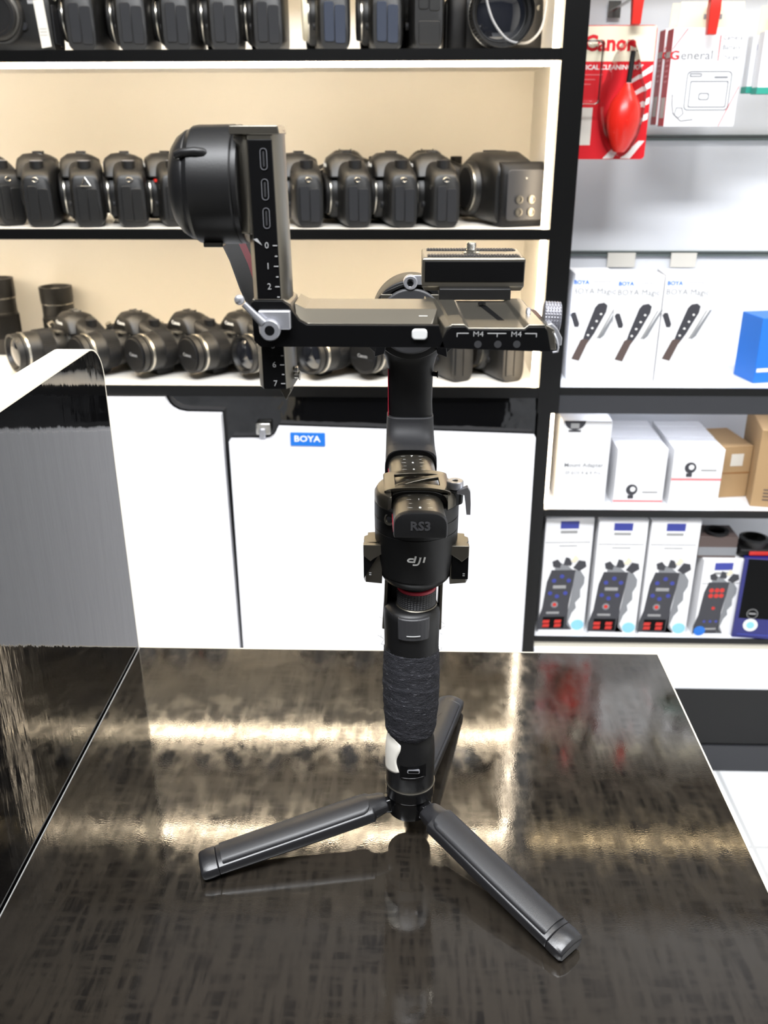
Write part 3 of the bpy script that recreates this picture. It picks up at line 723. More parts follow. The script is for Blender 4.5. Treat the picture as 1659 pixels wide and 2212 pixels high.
for u_, v_ in ((571, 343), (574, 409), (577, 471)):
    p = PY(u_, v_, .4586)
    b = B(); o_ = rrect(-.0017, .0017, -.0049, .0049, .0016); i_ = rrect(-.00145, .00145, -.00465, .00465, .00135)
    b.loft([[(p.x + a[0], .4584, p.z + a[1]), (p.x + c_[0], .4584, p.z + c_[1]), (p.x + c_[0], .4590, p.z + c_[1]), (p.x + a[0], .4590, p.z + a[1])] for a, c_ in zip(o_, i_)], SIL, False, True)
    b.prism([(p.x + x, p.z + z) for x, z in rrect(-.0004, .0004, -.0034, .0034, .0003)], 'y', .4584, .4588, GREYD)
    b.out('cable_port', tp)
b = B()
for i in range(8):
    if i in (3, 4): continue
    z = .4457 - .01 * i * 1.004 - .0006
    b.turn(Matrix.Identity(3))
    x = -.0668 + (.4457 - z) * .012
    b.box(x - .0022 + .0008, x + .0002 + .0006, .4583, .4587, z - .0002, z + .0002, GREYP)
    btext(b, str(i), .0044, GREYP, (x - .0044, .4584, z), ext=.00012, bold=-.004)
    if i != 7: b.box(x - .0006, x + .0006, .4583, .4587, z - .0054, z - .0049, GREYP)
b.out('scale_marks', tp)
p = PY(557, 521, .4585)
B().prism([(p.x - .002, p.z + .001), (p.x + .0, p.z + .0014), (p.x + .0022, p.z - .0018)], 'y', .4583, .4587, GREYP).out('index_arrow', tp)
B().cyl((-.0615, .468, .3768), (-.0590, .468, .3768), .0019, STEEL, 16).cyl((-.0590, .468, .3768), (-.0583, .468, .3768), .0026, STEEL, 16).box(-.0612, -.0592, .466, .470, .3795, .3815, STEEL).out('stop_screw', tp, .0002)
# horizontal bar
b = B()
fp = [(-.0800, .4175), (-.0785, .4188), (-.0640, .4188), (-.0610, .4165), (-.0560, .4090), (-.0520, .4068), (.0150, .4068), (.0182, .3958), (.0182, .3955), (-.0765, .3955), (-.0795, .3985)]
b.prism(fp, 'y', .4535, .4580, BLKD)
b.prism([(-.0800, .4188), (-.0640, .4188), (-.0605, .4165), (-.0590, .4100), (-.0590, .3955), (-.0620, .3955), (-.0620, .4150), (-.0800, .4150)], 'y', .4580, .4870, ANO)
b.prism([(-.0800, .4185), (-.0760, .4185), (-.0760, .3960), (-.0800, .3960)], 'y', .458, .486, ANO)
# raised middle of the bar
secs = [[(x, .4580, .4068), (x, .4690, .4125), (x, .4985, .4125), (x, .4990, .3975), (x, .4580, .3960)] for x in (-.0500, .0110)]
secs = [[(-.0575, .4581, .4068), (-.0600, .4690, .4150), (-.0600, .4985, .4150), (-.0600, .4990, .3975), (-.0560, .4581, .3960)], [(-.0500, .4581, .4066), (-.0545, .4690, .4122), (-.0545, .4985, .4122), (-.0545, .4990, .3975), (-.0500, .4581, .3960)],
        [(.0115, .4581, .4066), (.0145, .4690, .4122), (.0125, .4985, .4122), (.0125, .4990, .3975), (.0150, .4581, .3960)]]
b.loft(secs, ANO)
bar = b.out('cross_bar', g, .0005, 25)
p = PY(907, 722, .4533)
b = B().prism([(p.x + x, p.z + z) for x, z in rrect(-.0039, .0039, -.0027, .0027, .0018)], 'y', .4520, .4545, PALE); tag(b.out('release_button', bar, .0006), 'pale grey button')
p = PY(915, 683, .4645); B().turn(Matrix.Identity(3)).box(p.x - .0022, p.x + .0022, p.y - .0008, p.y + .0006, p.z - .0003, p.z + .0003, WHITE).out('index_mark', bar)
p = PY(598, 688, .4535)
b = B().prism([(x + p.x, z + p.z) for x, z in rrect(-.0088, .0075, -.0050, .0046, .0009)], 'y', .4500, .4540, SIL); b.out('clamp_block', bar, .0006)
pc = PY(585, 711, .4485); pe = PY(518, 647, .446)
b = B().lathe([(.0017, -.0030), (.0048, -.0030), (.0053, -.0024), (.0053, .0006), (.0046, .0010)], pc, (0, 1, 0), SIL, 40)
dd = (pe - pc); 
b.sweep([(pc + dd * .22 + V((0, -.0008, 0)), V((dd.z, 0, -dd.x)).normalized() * .0022, V((0, .0021, 0))), (pc + dd * .5 + V((0, -.0006, 0)), V((dd.z, 0, -dd.x)).normalized() * .0017, V((0, .0017, 0))),
         (pc + dd * .86, V((dd.z, 0, -dd.x)).normalized() * .0015, V((0, .0016, 0)))], SIL, 2.6, 20)
b.ball(pe, (.0026, .0021, .0026), SIL)
lv = b.out('locking_lever', bar, 0, 40)
B().lathe([(.0025, -.0031), (.0025, -.0020), (.0014, -.0020), (.0012, -.0014), (.0001, -.0014)], pc, (0, 1, 0), BLKG, 24).out('lever_screw', lv)
# camera plate support at the right end
b = B()
fpl = [(.0150, .3955), (.0185, .3950), (.0725, .3935), (.0700, .4040), (.0685, .4062), (.0600, .4062), (.0585, .4048), (.0300, .4048), (.0285, .4062), (.0212, .4062), (.0190, .4040)]
b.prism(fpl, 'y', .4535, .4560, BLKD)
pr_ = [(.0195, .3950), (.0722, .3940), (.0698, .4042), (.0688, .4070), (.0605, .4070), (.0585, .4052), (.0300, .4052), (.0280, .4070), (.0215, .4070), (.0195, .4042)]
pb_ = [(.0100, .3960), (.0700, .3960), (.0660, .4060), (.0640, .4074), (.0560, .4074), (.0545, .4060), (.0270, .4060), (.0250, .4074), (.0170, .4074), (.0120, .4060)]
b.loft([[(x, .4560, z) for x, z in pr_], [(x, .5280, z) for x, z in pb_]], ANO)
b.loft([[(.0155, .4565, .3955), (.0192, .4560, .3955), (.0212, .4560, .4066), (.0180, .4570, .4050)], [(.0060, .5280, .3970), (.0120, .5280, .3970), (.0150, .5280, .4072), (.0085, .5280, .4085)]], ANO)
pl = b.out('plate_support', g, .0004, 20)
sx_ = lambda u_, v_: PY(u_, v_, .4530)
b = B()
p = PY(1075, 723, .4533)
for dx in (-.0096, .0096): btext(b, 'M4', .0038, GREYP, (p.x + dx, .4534, p.z), ext=.0001, bold=-.01, sx=1.15)
for x0, x1 in ((-.0205, -.0145), (-.0050, .0045), (.0140, .0200)): b.box(p.x + x0, p.x + x1, .4532, .4535, p.z + .0003, p.z + .0007, GREYP)
for x0 in (-.0205, -.0002, .0196): b.box(p.x + x0, p.x + x0 + .0004, .4532, .4535, p.z - .0013, p.z + .0003, GREYP)
b.out('lettering', pl)
for u_ in (1033, 1076, 1117):
    p = PY(u_, 744, .4535); B().lathe([(.0019, -.0003), (.0016, .0002), (.0014, .0016), (.0001, .0016)], p, (0, 1, 0), GREYD, 20).out('threaded_hole', pl)
b = B(); b.loft([[(.0465, .474, .40545), (.0500, .474, .40545), (.0500, .474, .4045), (.0465, .474, .4045)], [(.0395, .514, .4062), (.0430, .514, .4062), (.0430, .514, .4045), (.0395, .514, .4045)]], BLKD).out('slot', pl)
p = V((.0408, .512, .4066)); B().lathe([(.0022, 0), (.0022, .0012), (.0012, .0014), (.0001, .0010)], p, (0, 0, 1), BLKG, 20).out('slot_screw', pl)
# clamp with knob at the right
b = B()
b.loft([[(.0700, .4600, .3935), (.0760, .4600, .3930), (.0745, .4600, .4035), (.0700, .4600, .4060)], [(.0660, .500, .3960), (.0740, .500, .3960), (.0700, .500, .4060), (.0640, .500, .4072)]], ANO)
b.out('side_jaw', g, .0004)
k0 = PY(1149, 683, .485); kd = V((.995, -.06, -.03)).normalized()
b = B().lathe([(.0038, .0), (.0044, .0005), (.0044, .002), (.0012, .0024)], k0 + kd * -.003, kd, SIL, 24)
b.prism([(.0705, .4040), (.0740, .4052), (.0775, .4020), (.0800, .3975), (.0800, .3935), (.0778, .3935), (.0765, .3970), (.0735, .4005)], 'y', .468, .484, SIL)
b.out('knob_bracket', g, .0006)
b = B(); seg = 90; rings = []
for i in range(25):
    t = i / 24; row = []
    u_ = kd.cross(V((0, 0, 1))).normalized(); v_ = kd.cross(u_)
    for j in range(seg):
        a = 2 * math.pi * j / seg; k = .0003 if (i // 2) % 2 and j % 3 and 1 < i < 23 else 0
        rr_ = (.0079 if 0 < i < 24 else .0068) + k; row.append(k0 + kd * (.0062 + .0092 * t) + (u_ * math.cos(a) + v_ * math.sin(a)) * rr_)
    rings.append(row)
b.loft(rings, KNURS).out('clamp_knob', g, 0, 20)
# wire bail under the knob
B().tube([(.0742, .458, .4020), (.0755, .456, .3990), (.0762, .455, .3955), (.0758, .4545, .3935), (.0735, .4548, .3930)], .0005, SIL, 8).out('wire_bail', g)
# riser and quick release plate
b = B().box(.0170, .0580, .5230, .560, .4072, .4135, BLK).out('riser', g, .0004)
b = B().loft([[(x0_, y, z), (x1_, y, z), (x1_, y2, z), (x0_, y2, z)] for x0_, x1_, y, y2, z in ((.0085, .0645, .531, .569, .4112), (.0070, .0660, .529, .571, .4140), (.0070, .0662, .529, .571, .4292), (.0080, .0652, .530, .570, .4302))], ANO)
b.box(.0086, .0655, .5286, .5296, .4165, .4282, BLKD)
qp = b.out('release_plate', g, .0004, 20)
b = B()
for y in (.5325, .5600):
    nn_ = 30; ps = []
    for i in range(nn_ + 1):
        x = .0105 + .0525 * i / nn_; ps.append((x, y))
    for i in range(nn_): b.box(ps[i][0], ps[i + 1][0] - .0006, y, y + .0075, .4302, .4309, RUB)
    b.box(.0100, .0635, y - .0005, y + .0080, .4300, .4305, RUB)
b.out('grip_strip', qp)
b = B().lathe([(.0052, .4302), (.0052, .4306), (.0030, .4307), (.0030, .4318)], (.0363, .5505, 0), (0, 0, 1), STEEL, 24)
for i in range(5): b.lathe([(.0027, .4318 + i * .0008), (.0031, .4322 + i * .0008), (.0027, .4326 + i * .0008)], (.0363, .5505, 0), (0, 0, 1), STEEL, 24)
b.lathe([(.0030, .4352), (.0026, .4362), (.0001, .4362)], (.0363, .5505, 0), (0, 0, 1), STEEL, 24)
b.out('mounting_screw', qp, 0, 30)

# ------------------------------------------------------------------ cameras
def flat(loc, rz, x, y): return V((loc[0] + x * math.cos(rz) - y * math.sin(rz), loc[1] + x * math.sin(rz) + y * math.cos(rz), 0))
def make_dslr(brand, port=CAMD, dial=True, lug=False, cap='dark', lens=None, badge=None, sticker=False, vgrip=False, strap=False, round_=False, big=1.):
    t = thing('slr_camera', 'black camera', 'camera')
    n_ = 2.6 if round_ else 3.6
    zb = -.0 if not vgrip else 0.0; h0 = .040 if vgrip else 0.
    st = []
    for x, y0, y1, zt in ((-.0735, -.012, .016, .060), (-.071, -.018, .021, .068), (-.060, -.021, .025, .076), (-.040, -.0225, .026, .083), (-.02, -.023, .027, .095), (.02, -.023, .027, .096), (.040, -.0235, .0265, .090), (.058, -.0225, .0255, .083), (.0685, -.020, .0235, .077), (.0715, -.0175, .0215, .072)):
        zt += h0; st.append((V((x, (y0 + y1) / 2, zt / 2)), V((0, (y1 - y0) / 2, 0)), V((0, 0, zt / 2))))
    B().sweep(st, CAMB, n_ + 1.5, 32).out('body', t, 0, 40)
    # hump
    def tr(y, hw, zt, zb_=.070): return [(-hw - .015, y, zb_ + h0), (hw + .015, y, zb_ + h0), (hw + .008, y, zt - .013 + h0), (hw - .002, y, zt - .003 + h0), (hw - .008, y, zt + h0), (-hw + .008, y, zt + h0), (-hw + .002, y, zt - .003 + h0), (-hw - .008, y, zt - .013 + h0)]
    B().loft([tr(-.036, .016, .091), tr(-.033, .021, .097), tr(-.023, .023, .1035), tr(-.002, .023, .105), tr(.012, .019, .101), tr(.024, .015, .095)], CAMB).out('viewfinder_hump', t, .002, 30)
    b = B().box(-.010, .010, -.010, .004, .1038 + h0, .1052 + h0, CAMD).box(-.0105, -.0085, -.010, .004, .1052 + h0, .107 + h0, STEEL).box(.0085, .0105, -.010, .004, .1052 + h0, .107 + h0, STEEL); b.out('hot_shoe', t)
    b = B(); btext(b, brand, .0092, BADGE, (0, -.0362, .0875 + h0), ext=.0004, bold=.03); b.out('lettering', t)
    # grip
    g_ = [(V((-.056, -.0195, z + (h0 if z > .04 else 0))), V((.014, 0, 0)), V((0, k, 0))) for z, k in ((.003, .012), (.012, .0145), (.030, .0155), (.050, .0155), (.064, .0145), (.074, .010))]
    B().sweep(g_, CAMR, 2.8, 24).out('hand_grip', t, 0, 50)
    B().cyl((-.055, -.028, .073 + h0), (-.055, -.031, .079 + h0), .006, CAMS, 16).out('shutter_button', t)
    if dial:
        b = B(); b.cyl((.049, .002, .080 + h0), (.049, .002, .094 + h0), .0098, CAMR, 28); b.lathe([(.0096, 0), (.0098, .0006), (.0085, .0011), (.0001, .0012)], (.049, .002, .094 + h0), (0, 0, 1), SIL if dial == 2 else CAMD, 28); b.out('mode_dial', t)
    # mount
    zc = .046 + h0 * .6; ml = B().lathe([(.037, -.018), (.0365, -.028), (.0345, -.0315), (.0001, -.0315)], (0, 0, zc), (0, 1, 0), CAMB, 40); ml.out('mount_collar', t)
    B().lathe([(.0325, -.031), (.0325, -.0338), (.0300, -.0342), (.0290, -.0330)], (0, 0, zc), (0, 1, 0), CAMS, 40).out('mount_ring', t)
    if not lens:
        cm = {'dark': CAMR, 'cream': CREAM}[cap]
        b = B().lathe([(.0300, -.033), (.0302, -.0385), (.0285, -.0405), (.024, -.0408), (.023, -.0396), (.0001, -.0394)], (0, 0, zc), (0, 1, 0), cm, 40)
        b.out('body_cap', t)
    else:
        r0, l = lens
        le = B().lathe([(.0290, -.033), (.0305, -.036), (.0315, -.046), (r0 * .97, -.052), (r0 * .97, -.058), (r0, -.0585), (r0, -.0865), (r0 * .985, -.087), (r0 * .985, -l + .012), (r0 * .93, -l + .0115), (r0 * .93, -l + .0095), (r0 * .97, -l + .009), (r0 * .97, -l), (r0 * .86, -l), (r0 * .80, -l + .006), (r0 * .60, -l + .010), (.0001, -l + .010)], (0, 0, zc), (0, 1, 0), CAMB, 48).out('lens', t, 0, 30)
        rings = []
        for y in (-.060, -.0605, -.0845, -.085):
            rings.append([(math.cos(2 * math.pi * j / 120) * (r0 + (.0011 if j % 2 and -.0848 < y < -.0602 else .0002)), y, zc + math.sin(2 * math.pi * j / 120) * (r0 + (.0011 if j % 2 and -.0848 < y < -.0602 else .0002))) for j in range(120)])
        B().loft(rings, CAMR, False).out('zoom_ring', le, 0, 20)
        B().lathe([(r0 * .985, -l + .021), (r0 * 1.01, -l + .0205), (r0 * 1.01, -l + .0165), (r0 * .985, -l + .016)], (0, 0, zc), (0, 1, 0), CAMS, 48).out('silver_band', le)
        B().box(.0310 * .3, .0320 * .9, -.055, -.044, zc + r0 * .86, zc + r0 * .92, CAMS).out('focus_switch', le)
        if cap == 'lens':
            b = B().lathe([(r0 * .88, -l + .001), (r0 * .88, -l - .0015), (r0 * .82, -l - .003), (.0001, -l - .0032)], (0, 0, zc), (0, 1, 0), CAMR, 40)
            btext(b, brand, .0085, GREYP, (0, -l - .0034, zc), ext=.0002, bold=.02)
            for sx in (-1, 1): b.box(sx * r0 * .55 - .006, sx * r0 * .55 + .006, -l - .0036, -l - .003, zc - .007, zc - .004, CAMD)
            b.out('lens_cap', le)
        else:
            B().lathe([(r0 * .78, -l + .006), (r0 * .6, -l + .0035), (r0 * .3, -l + .0015), (.0001, -l + .001)], (0, 0, zc), (0, 1, 0), GLASS, 40).out('front_glass', le)
    # port side
    xs_ = .0708
    b = B().prism([(y, z + h0) for y, z in rrect(-.0125, .0015, .010, .060, .003, 3)], 'x', xs_, xs_ + .0022, port)
    b.out('port_cover', t, .0008)
    B().prism([(y, z + h0) for y, z in rrect(.0025, .0175, .008, .056, .003, 3)], 'x', xs_, xs_ + .0018, port).out('port_cover', t, .0008)
    if vgrip: B().prism(rrect(-.012, .018, .006, .036, .003, 3), 'x', xs_, xs_ + .0016, port).out('battery_door', t, .0008)
    B().cyl((.034, -.020, .032), (.034, -.027, .032), .0052, CAMD, 16).out('lens_release', t)
    B().cyl((.062, -.015, .058 + h0), (.064, -.021, .058 + h0), .0036, CAMS, 14).out('flash_button', t)
    if lug:
        B().tube([(.0735, .002, .072 + h0), (.0755, -.005, .060 + h0), (.0755, .009, .060 + h0)], .0011, STEEL, 6, True).out('strap_lug', t)
    else:
        B().tube([(.0725, .001 + .0045 * math.cos(a), .0685 + h0 + .003 * math.sin(a)) for a in [2 * math.pi * j / 10 for j in range(10)]], .0009, STEEL, 6, True).out('strap_lug', t)
    if badge:
        b = B(); btext(b, badge, .0075, BADGE, (.047, -.0231, .070), ext=.0003, bold=.02); b.box(.041, .053, -.0232, -.0226, .060, .0645, GREYP); b.out('model_badge', t)
    if sticker:
        b = B().prism([(.056, .004), (.0705, .006), (.0665, .066), (.052, .064)], 'y', -.0246, -.0238, PAPER)
        for i in range(3): b.box(.0565, .0665, -.0249, -.0246, .028 - i * .004, .0288 - i * .004, GREYP)
        tag(b.out('paper_sticker', t), 'white paper sticker')
    if strap:
        q = [V(p) for p in ((-.034, -.050, .14), (-.030, -.060, .115), (-.026, -.066, .080), (-.014, -.070, .040), (.008, -.071, .014), (.030, -.070, .0085), (.046, -.068, .013), (.060, -.064, .030), (.066, -.058, .062), (.067, -.050, .100), (.060, -.04, .13), (.058, -.03, .14))]
        pts = [.5 * ((2 * q[i]) + (q[i + 1] - q[i - 1]) * u_ + (2 * q[i - 1] - 5 * q[i] + 4 * q[i + 1] - q[i + 2]) * u_ ** 2 + (3 * q[i] - q[i - 1] - 3 * q[i + 1] + q[i + 2]) * u_ ** 3) for i in range(1, len(q) - 2) for u_ in (0, .2, .4, .6, .8)]
        B().tube(pts, .0018, GREYP, 8).out('neck_cord', t)
    t.scale = (big,) * 3
    return t
def put_side(proto, u, Yf, Z, rz, label, group, fx=.072, fy=.003):
    """the port side's centre goes to the point the photo shows"""
    a = R(rz); X = X_at(u, Yf, Z + .04); o = flat((0, 0), a, fx, fy)
    return place(proto, (X - o.x, Yf - o.y, Z + .0003), a, label, group)
SH = {1: S1, 2: S2, 3: S3}
YF = FY + .020
# top shelf
pC = make_dslr('Canon', CAMD, True); pC.name = 'slr_camera'
G1 = 'camera bodies standing side by side on the highest visible shelf'
ordn = ('first', 'second', 'third', 'fourth', 'fifth', 'sixth', 'seventh')
for i, u in enumerate((176, 287, 384, 488, 582)):
    put_side(pC, u, YF, S1, -86 + (i % 2) * 3, ['black camera body side-on beside the stickered camera on the highest shelf', 'side-on black camera body, second in the highest shelf row', 'side-on black camera body, third in the highest shelf row', 'side-on black camera body, fourth in the highest shelf row', 'side-on black camera body left of the cream capped one, highest shelf'][i], G1)
p_ = make_dslr('Canon', CAMBL, True, cap='cream'); put_side(p_, 726, YF, S1, -82, 'black camera body with cream round body cap and bluish port covers', G1)
p_ = make_dslr('Canon', CAMBL, True); put_side(p_, 840, YF, S1, -86, 'black camera body with bluish port covers between cream capped and gripped cameras', G1)
p_ = make_dslr('Canon', CAMB, False, vgrip=True); put_side(p_, 930, YF + .004, S1, -84, 'tall black camera with vertical grip left of the camera with hanging cord', G1)
p_ = make_dslr('Canon', CAMD, True, badge='EOS', sticker=True, cap='dark'); p_['label'] = 'black camera facing front with a white sticker at far left of highest shelf'; p_['group'] = G1
p_.location = (X_at(18, YF + .03, S1 + .04), YF + .035, S1 + .0003); p_.rotation_euler = (0, 0, R(-4))
p_ = make_dslr('Canon', CAMD, True, lens=(.0445, .070), strap=True, cap='x'); p_['label'] = 'black camera facing front with wide lens and pale cord loop, right end of highest shelf'; p_['group'] = G1
p_.location = (X_at(1066, YF + .08, S1 + .04), YF + .085, S1 + .0003); p_.rotation_euler = (0, 0, R(6))
# middle shelf
G2 = 'camera bodies standing side by side on the middle shelf'
pN = make_dslr('Nikon', CAMB, 2)
pL = make_dslr('Nikon', CAMB, 2, lug=True)
put_side(pN, 86, YF, S2, -80, 'black camera body side-on, at left of middle shelf beside the front facing one', G2)
put_side(pL, 192, YF, S2, -74, 'black camera with silver dial and triangular strap lug on the middle shelf', G2)
put_side(pN, 288, YF, S2, -74, 'black camera with silver dial right of the lugged camera on the middle shelf', G2)
p_ = make_dslr('Nikon', CAMB, 2); b = B(); b.box(.030, .046, -.0265, -.0225, .064, .068, REDA); b.out('red_accent', p_)
put_side(p_, 385, YF + .01, S2, -70, 'black camera with small red accent partly behind the gimbal motor', G2)
p_ = make_dslr('Nikon', CAMB, 2); p_['label'] = 'black camera with lettered hump at the far left of the middle shelf'; p_['group'] = G2
p_.location = (X_at(-22, YF + .06, S2 + .05), YF + .075, S2 + .0003); p_.rotation_euler = (0, 0, R(-48))
pR = make_dslr('Canon', CAMD, True, round_=True)
for u, lb in ((672, 'rounded black camera body just right of the gimbal plate, middle shelf'), (777, 'rounded black camera body, second right of the gimbal plate'), (877, 'rounded black camera body, third right of the gimbal plate'), (968, 'rounded black camera body touching the mount of the cinema camera')):
    put_side(pR, u, YF - .004, S2, -76, lb, G2)
for i, (u, lb) in enumerate(((748, 'black camera behind the row, hump showing between first two rounded bodies'), (924, 'black camera behind the row, hump showing between last two rounded bodies'))):
    p_ = place(pC, (X_at(u, 1.615, S2 + .1), 1.612, S2 + .0003), R(0), lb, G2)
# cinema camera
t = thing('cinema_camera', 'boxy black cinema camera with angled rear screen at right end of middle shelf', 'camera')
B().sweep([(V((x, 0, zt / 2 + .004)), V((0, hy, 0)), V((0, 0, zt / 2))) for x, hy, zt in ((-.082, .028, .070), (-.076, .034, .082), (-.03, .036, .100), (.02, .036, .102), (.060, .034, .092), (.070, .030, .080))], CAMB, 6, 32).out('body', t, 0, 40)
st = [(V((.060, .012, z)), V((.020 + k, 0, 0)), V((0, .036, 0))) for z, k in ((.001, -.002), (.006, .001), (.040, .003), (.075, .002), (.088, -.003), (.092, -.010))]
B().sweep(st, CAMR, 5, 28).out('hand_grip', t, 0, 40)
B().lathe([(.040, -.030), (.040, -.040), (.038, -.043), (.0001, -.043)], (-.012, 0, .052), (0, 1, 0), CAMB, 40).out('mount_collar', t)
B().lathe([(.036, -.042), (.036, -.046), (.030, -.046), (.028, -.042)], (-.012, 0, .052), (0, 1, 0), CAMS, 40).out('mount_ring', t)
B().lathe([(.0295, -.043), (.0295, -.048), (.0001, -.049)], (-.012, 0, .052), (0, 1, 0), CAMR, 40).out('body_cap', t)
b = B()
for i in range(7): b.box(-.03 + i * .006, -.0265 + i * .006, -.012, .010, .1035, .1065, CAMD)
b.out('cooling_fins', t)
b = B().prism([(y + .012, z) for y, z in rrect(-.030, .030, .010, .082, .006, 4)], 'x', .0835, .0855, GREYD)
sp = b.out('side_plate', t, .001)
for y, z in ((.002, .022), (.022, .022), (.002, .040), (.022, .040)):
    B().lathe([(.0060, 0), (.0060, .0020), (.0040, .0022), (.0040, .0005), (.0001, .0005)], (.0855, y, z), (1, 0, 0), ANO, 20).out('socket', sp)
B().cyl((.0855, .012, .070), (.0862, .012, .070), .0015, STEEL, 10).out('screw', sp)
a = R(-72); o = flat((0, 0), a, .085, .012); t.location = (X_at(1136, YF + .004, S2 + .04) - o.x, YF + .004 - o.y + .002, S2 + .0005); t.rotation_euler = (0, 0, a)
t['group'] = G2
# lower shelf: cameras with zoom lenses facing front left
G3 = 'cameras with zoom lenses along the lower lit shelf'
pA = make_dslr('Canon', CAMB, True, lens=(.0335, .128), cap='lens', big=.93); pB = make_dslr('Canon', CAMB, True, lens=(.0345, .128), cap='glass', big=.93)
def put_lens(proto, u, Yl, Z, rz, label, l=.128 * .93):
    a = R(rz); o = flat((0, 0), a, 0, -l); X = X_at(u, Yl, Z + .043)
    return place(proto, (X - o.x, Yl - o.y, Z + .0003), a, label, G3)
YL = FY + .030
put_lens(pB, 28, YL + .005, S3, -46, 'black camera with uncapped zoom lens at the far left of the lower shelf')
put_lens(pA, 168, YL, S3, -42, 'black camera whose lens is hidden behind the glossy black panel corner')
put_lens(pA, 292, YL, S3, -40, 'black camera with capped zoom lens next to the glossy black panel')
put_lens(pA, 408, YL, S3, -42, 'black camera with capped zoom lens left of the uncapped one, lower shelf')
put_lens(pB, 524, YL, S3, -44, 'black camera with uncapped lens left of the gimbal scale plate, lower shelf')
put_lens(pB, 668, YL, S3, -44, 'black camera with uncapped lens right of the gimbal scale plate, lower shelf')
put_lens(pA, 786, YL, S3, -38, 'black camera with capped lens beside the gimbal upright arm, lower shelf')
pD = make_dslr('Canon', CAMB, False, round_=True)
put_side(pD, 1002, YF + .012, S3, -60, 'dark camera body without lens right of the gimbal arm, lower shelf', G3)
put_side(pD, 1112, YF + .012, S3, -64, 'dark camera body without lens at the right end of the lower shelf', G3)
# loose lenses standing upright
def standing_lens(h, r0, u, Y, lb):
    t = thing('standing_lens', lb, 'lens', (X_at(u, Y, S3 + h), Y, S3 + .0002)); t['group'] = 'loose lenses standing upright on the lower shelf'
    B().lathe([(.0001, 0), (r0 * .86, 0), (r0 * .88, .004), (r0 * .90, .020), (r0, .026), (r0, h * .55), (r0 * .97, h * .56), (r0 * .97, h * .72), (r0 * .99, h * .73), (r0 * 1.02, h * .82), (r0 * 1.02, h), (r0 * .9, h), (r0 * .8, h - .006), (r0 * .62, h - .009), (.0001, h - .009)], (0, 0, 0), (0, 0, 1), CAMB, 48).out('barrel', t, 0, 30)
    rings = [[(math.cos(2 * math.pi * j / 120) * (r0 + (.0012 if j % 2 else .0003)), math.sin(2 * math.pi * j / 120) * (r0 + (.0012 if j % 2 else .0003)), z) for j in range(120)] for z in (.030, h * .52)]
    B().loft(rings, CAMR, False).out('zoom_ring', t, 0, 20)
    B().lathe([(r0 * .98, h * .735), (r0 * 1.005, h * .74), (r0 * 1.005, h * .755), (r0 * .98, h * .76)], (0, 0, 0), (0, 0, 1), CAMS, 48).out('silver_band', t)
    B().lathe([(r0 * .78, h - .006), (r0 * .5, h - .004), (.0001, h - .003)], (0, 0, 0), (0, 0, 1), GLASS, 40).out('front_glass', t)
standing_lens(.118, .0285, 120, 1.640, 'short upright lens standing alone behind cameras on the lower shelf')
standing_lens(.135, .027, -6, 1.625, 'taller upright lens cut by the left picture edge, lower shelf')

# ------------------------------------------------------------------ goods in the right cabinet
def carton(name, label, cat, x, y, z, w_, d_, h_, mat, group, rz=0., bev=.0008):
    t = thing(name, label, cat, (x, y, z + .0002), R(rz), group)
    B().box(-w_ / 2, w_ / 2, 0, d_, 0, h_, mat).out('box', t, bev)
    return t
def dot(b, x, z, r_, mat, k=.0004, n=18, ex=1.): b.prism([(x + r_ * math.cos(2 * math.pi * j / n), z + ex * r_ * math.sin(2 * math.pi * j / n)) for j in range(n)], 'y', -k, .0, mat)
def bar_(b, x0, x1, z0, z1, mat, k=.0003): b.box(x0, x1, -k, 0, z0, z1, mat)
def slab(b, pts, mat, k=.0004): b.prism(pts, 'y', -k, 0, mat)
def base(u, Y, Z): return X_at(u, Y, Z)
# microphone boxes on the bright shelf
GB = 'white microphone boxes in a row on the bright shelf'
def mic_box(u, Y, lb, rz=0, h_=.170, w_=.074):
    t = carton('microphone_box', lb, 'box', X_at(u, Y, Z1 + .09), Y, Z1, w_, .070, h_, WBOX, GB, rz)
    b = B(); s_ = h_
    btext(b, 'BOYA', .0090, BLUE, (-.022, -.0002, s_ * .925), bold=.03)
    bar_(b, -.004, .024, s_ * .93, s_ * .936, GREYP); bar_(b, .004, .022, s_ * .912, s_ * .917, GREYP)
    btext(b, 'BOYA Magic', .0128, PICG, (-.001, -.0002, s_ * .845), sx=1.0)
    bar_(b, -.033, .006, s_ * .790, s_ * .795, GREYP); bar_(b, -.033, -.004, s_ * .772, s_ * .777, GREYP)
    b.out('printed_lettering', t)
    b = B()
    # slanting microphone, small transmitter and thin stick
    slab(b, [(.002, s_ * .70), (.006, s_ * .735), (.0135, s_ * .745), (.018, s_ * .72), (.017, s_ * .66), (.004, s_ * .46), (-.001, s_ * .40), (-.010, s_ * .41), (-.008, s_ * .47)], PICD)
    slab(b, [(-.010, s_ * .41), (-.001, s_ * .40), (-.0045, s_ * .36), (-.013, s_ * .20), (-.0235, s_ * .22), (-.013, s_ * .40)], PICB)
    slab(b, [(-.029, s_ * .63), (-.027, s_ * .655), (-.0225, s_ * .655), (-.0165, s_ * .55), (-.0175, s_ * .52), (-.0225, s_ * .52)], PICD)
    slab(b, [(.030, s_ * .685), (.033, s_ * .69), (.017, s_ * .44), (.012, s_ * .41), (.010, s_ * .42)], PICG)
    slab(b, [(.0255, s_ * .68), (.0275, s_ * .685), (.011, s_ * .42), (.007, s_ * .41)], GREYP)
    for i in range(4): dot(b, .0105 - i * .0048, s_ * (.64 - i * .065), .0016, WHITE, .0006, 8)
    b.v = [V((p.x * 1.22, p.y, p.z)) for p in b.v]
    b.out('printed_picture', t)
    return t
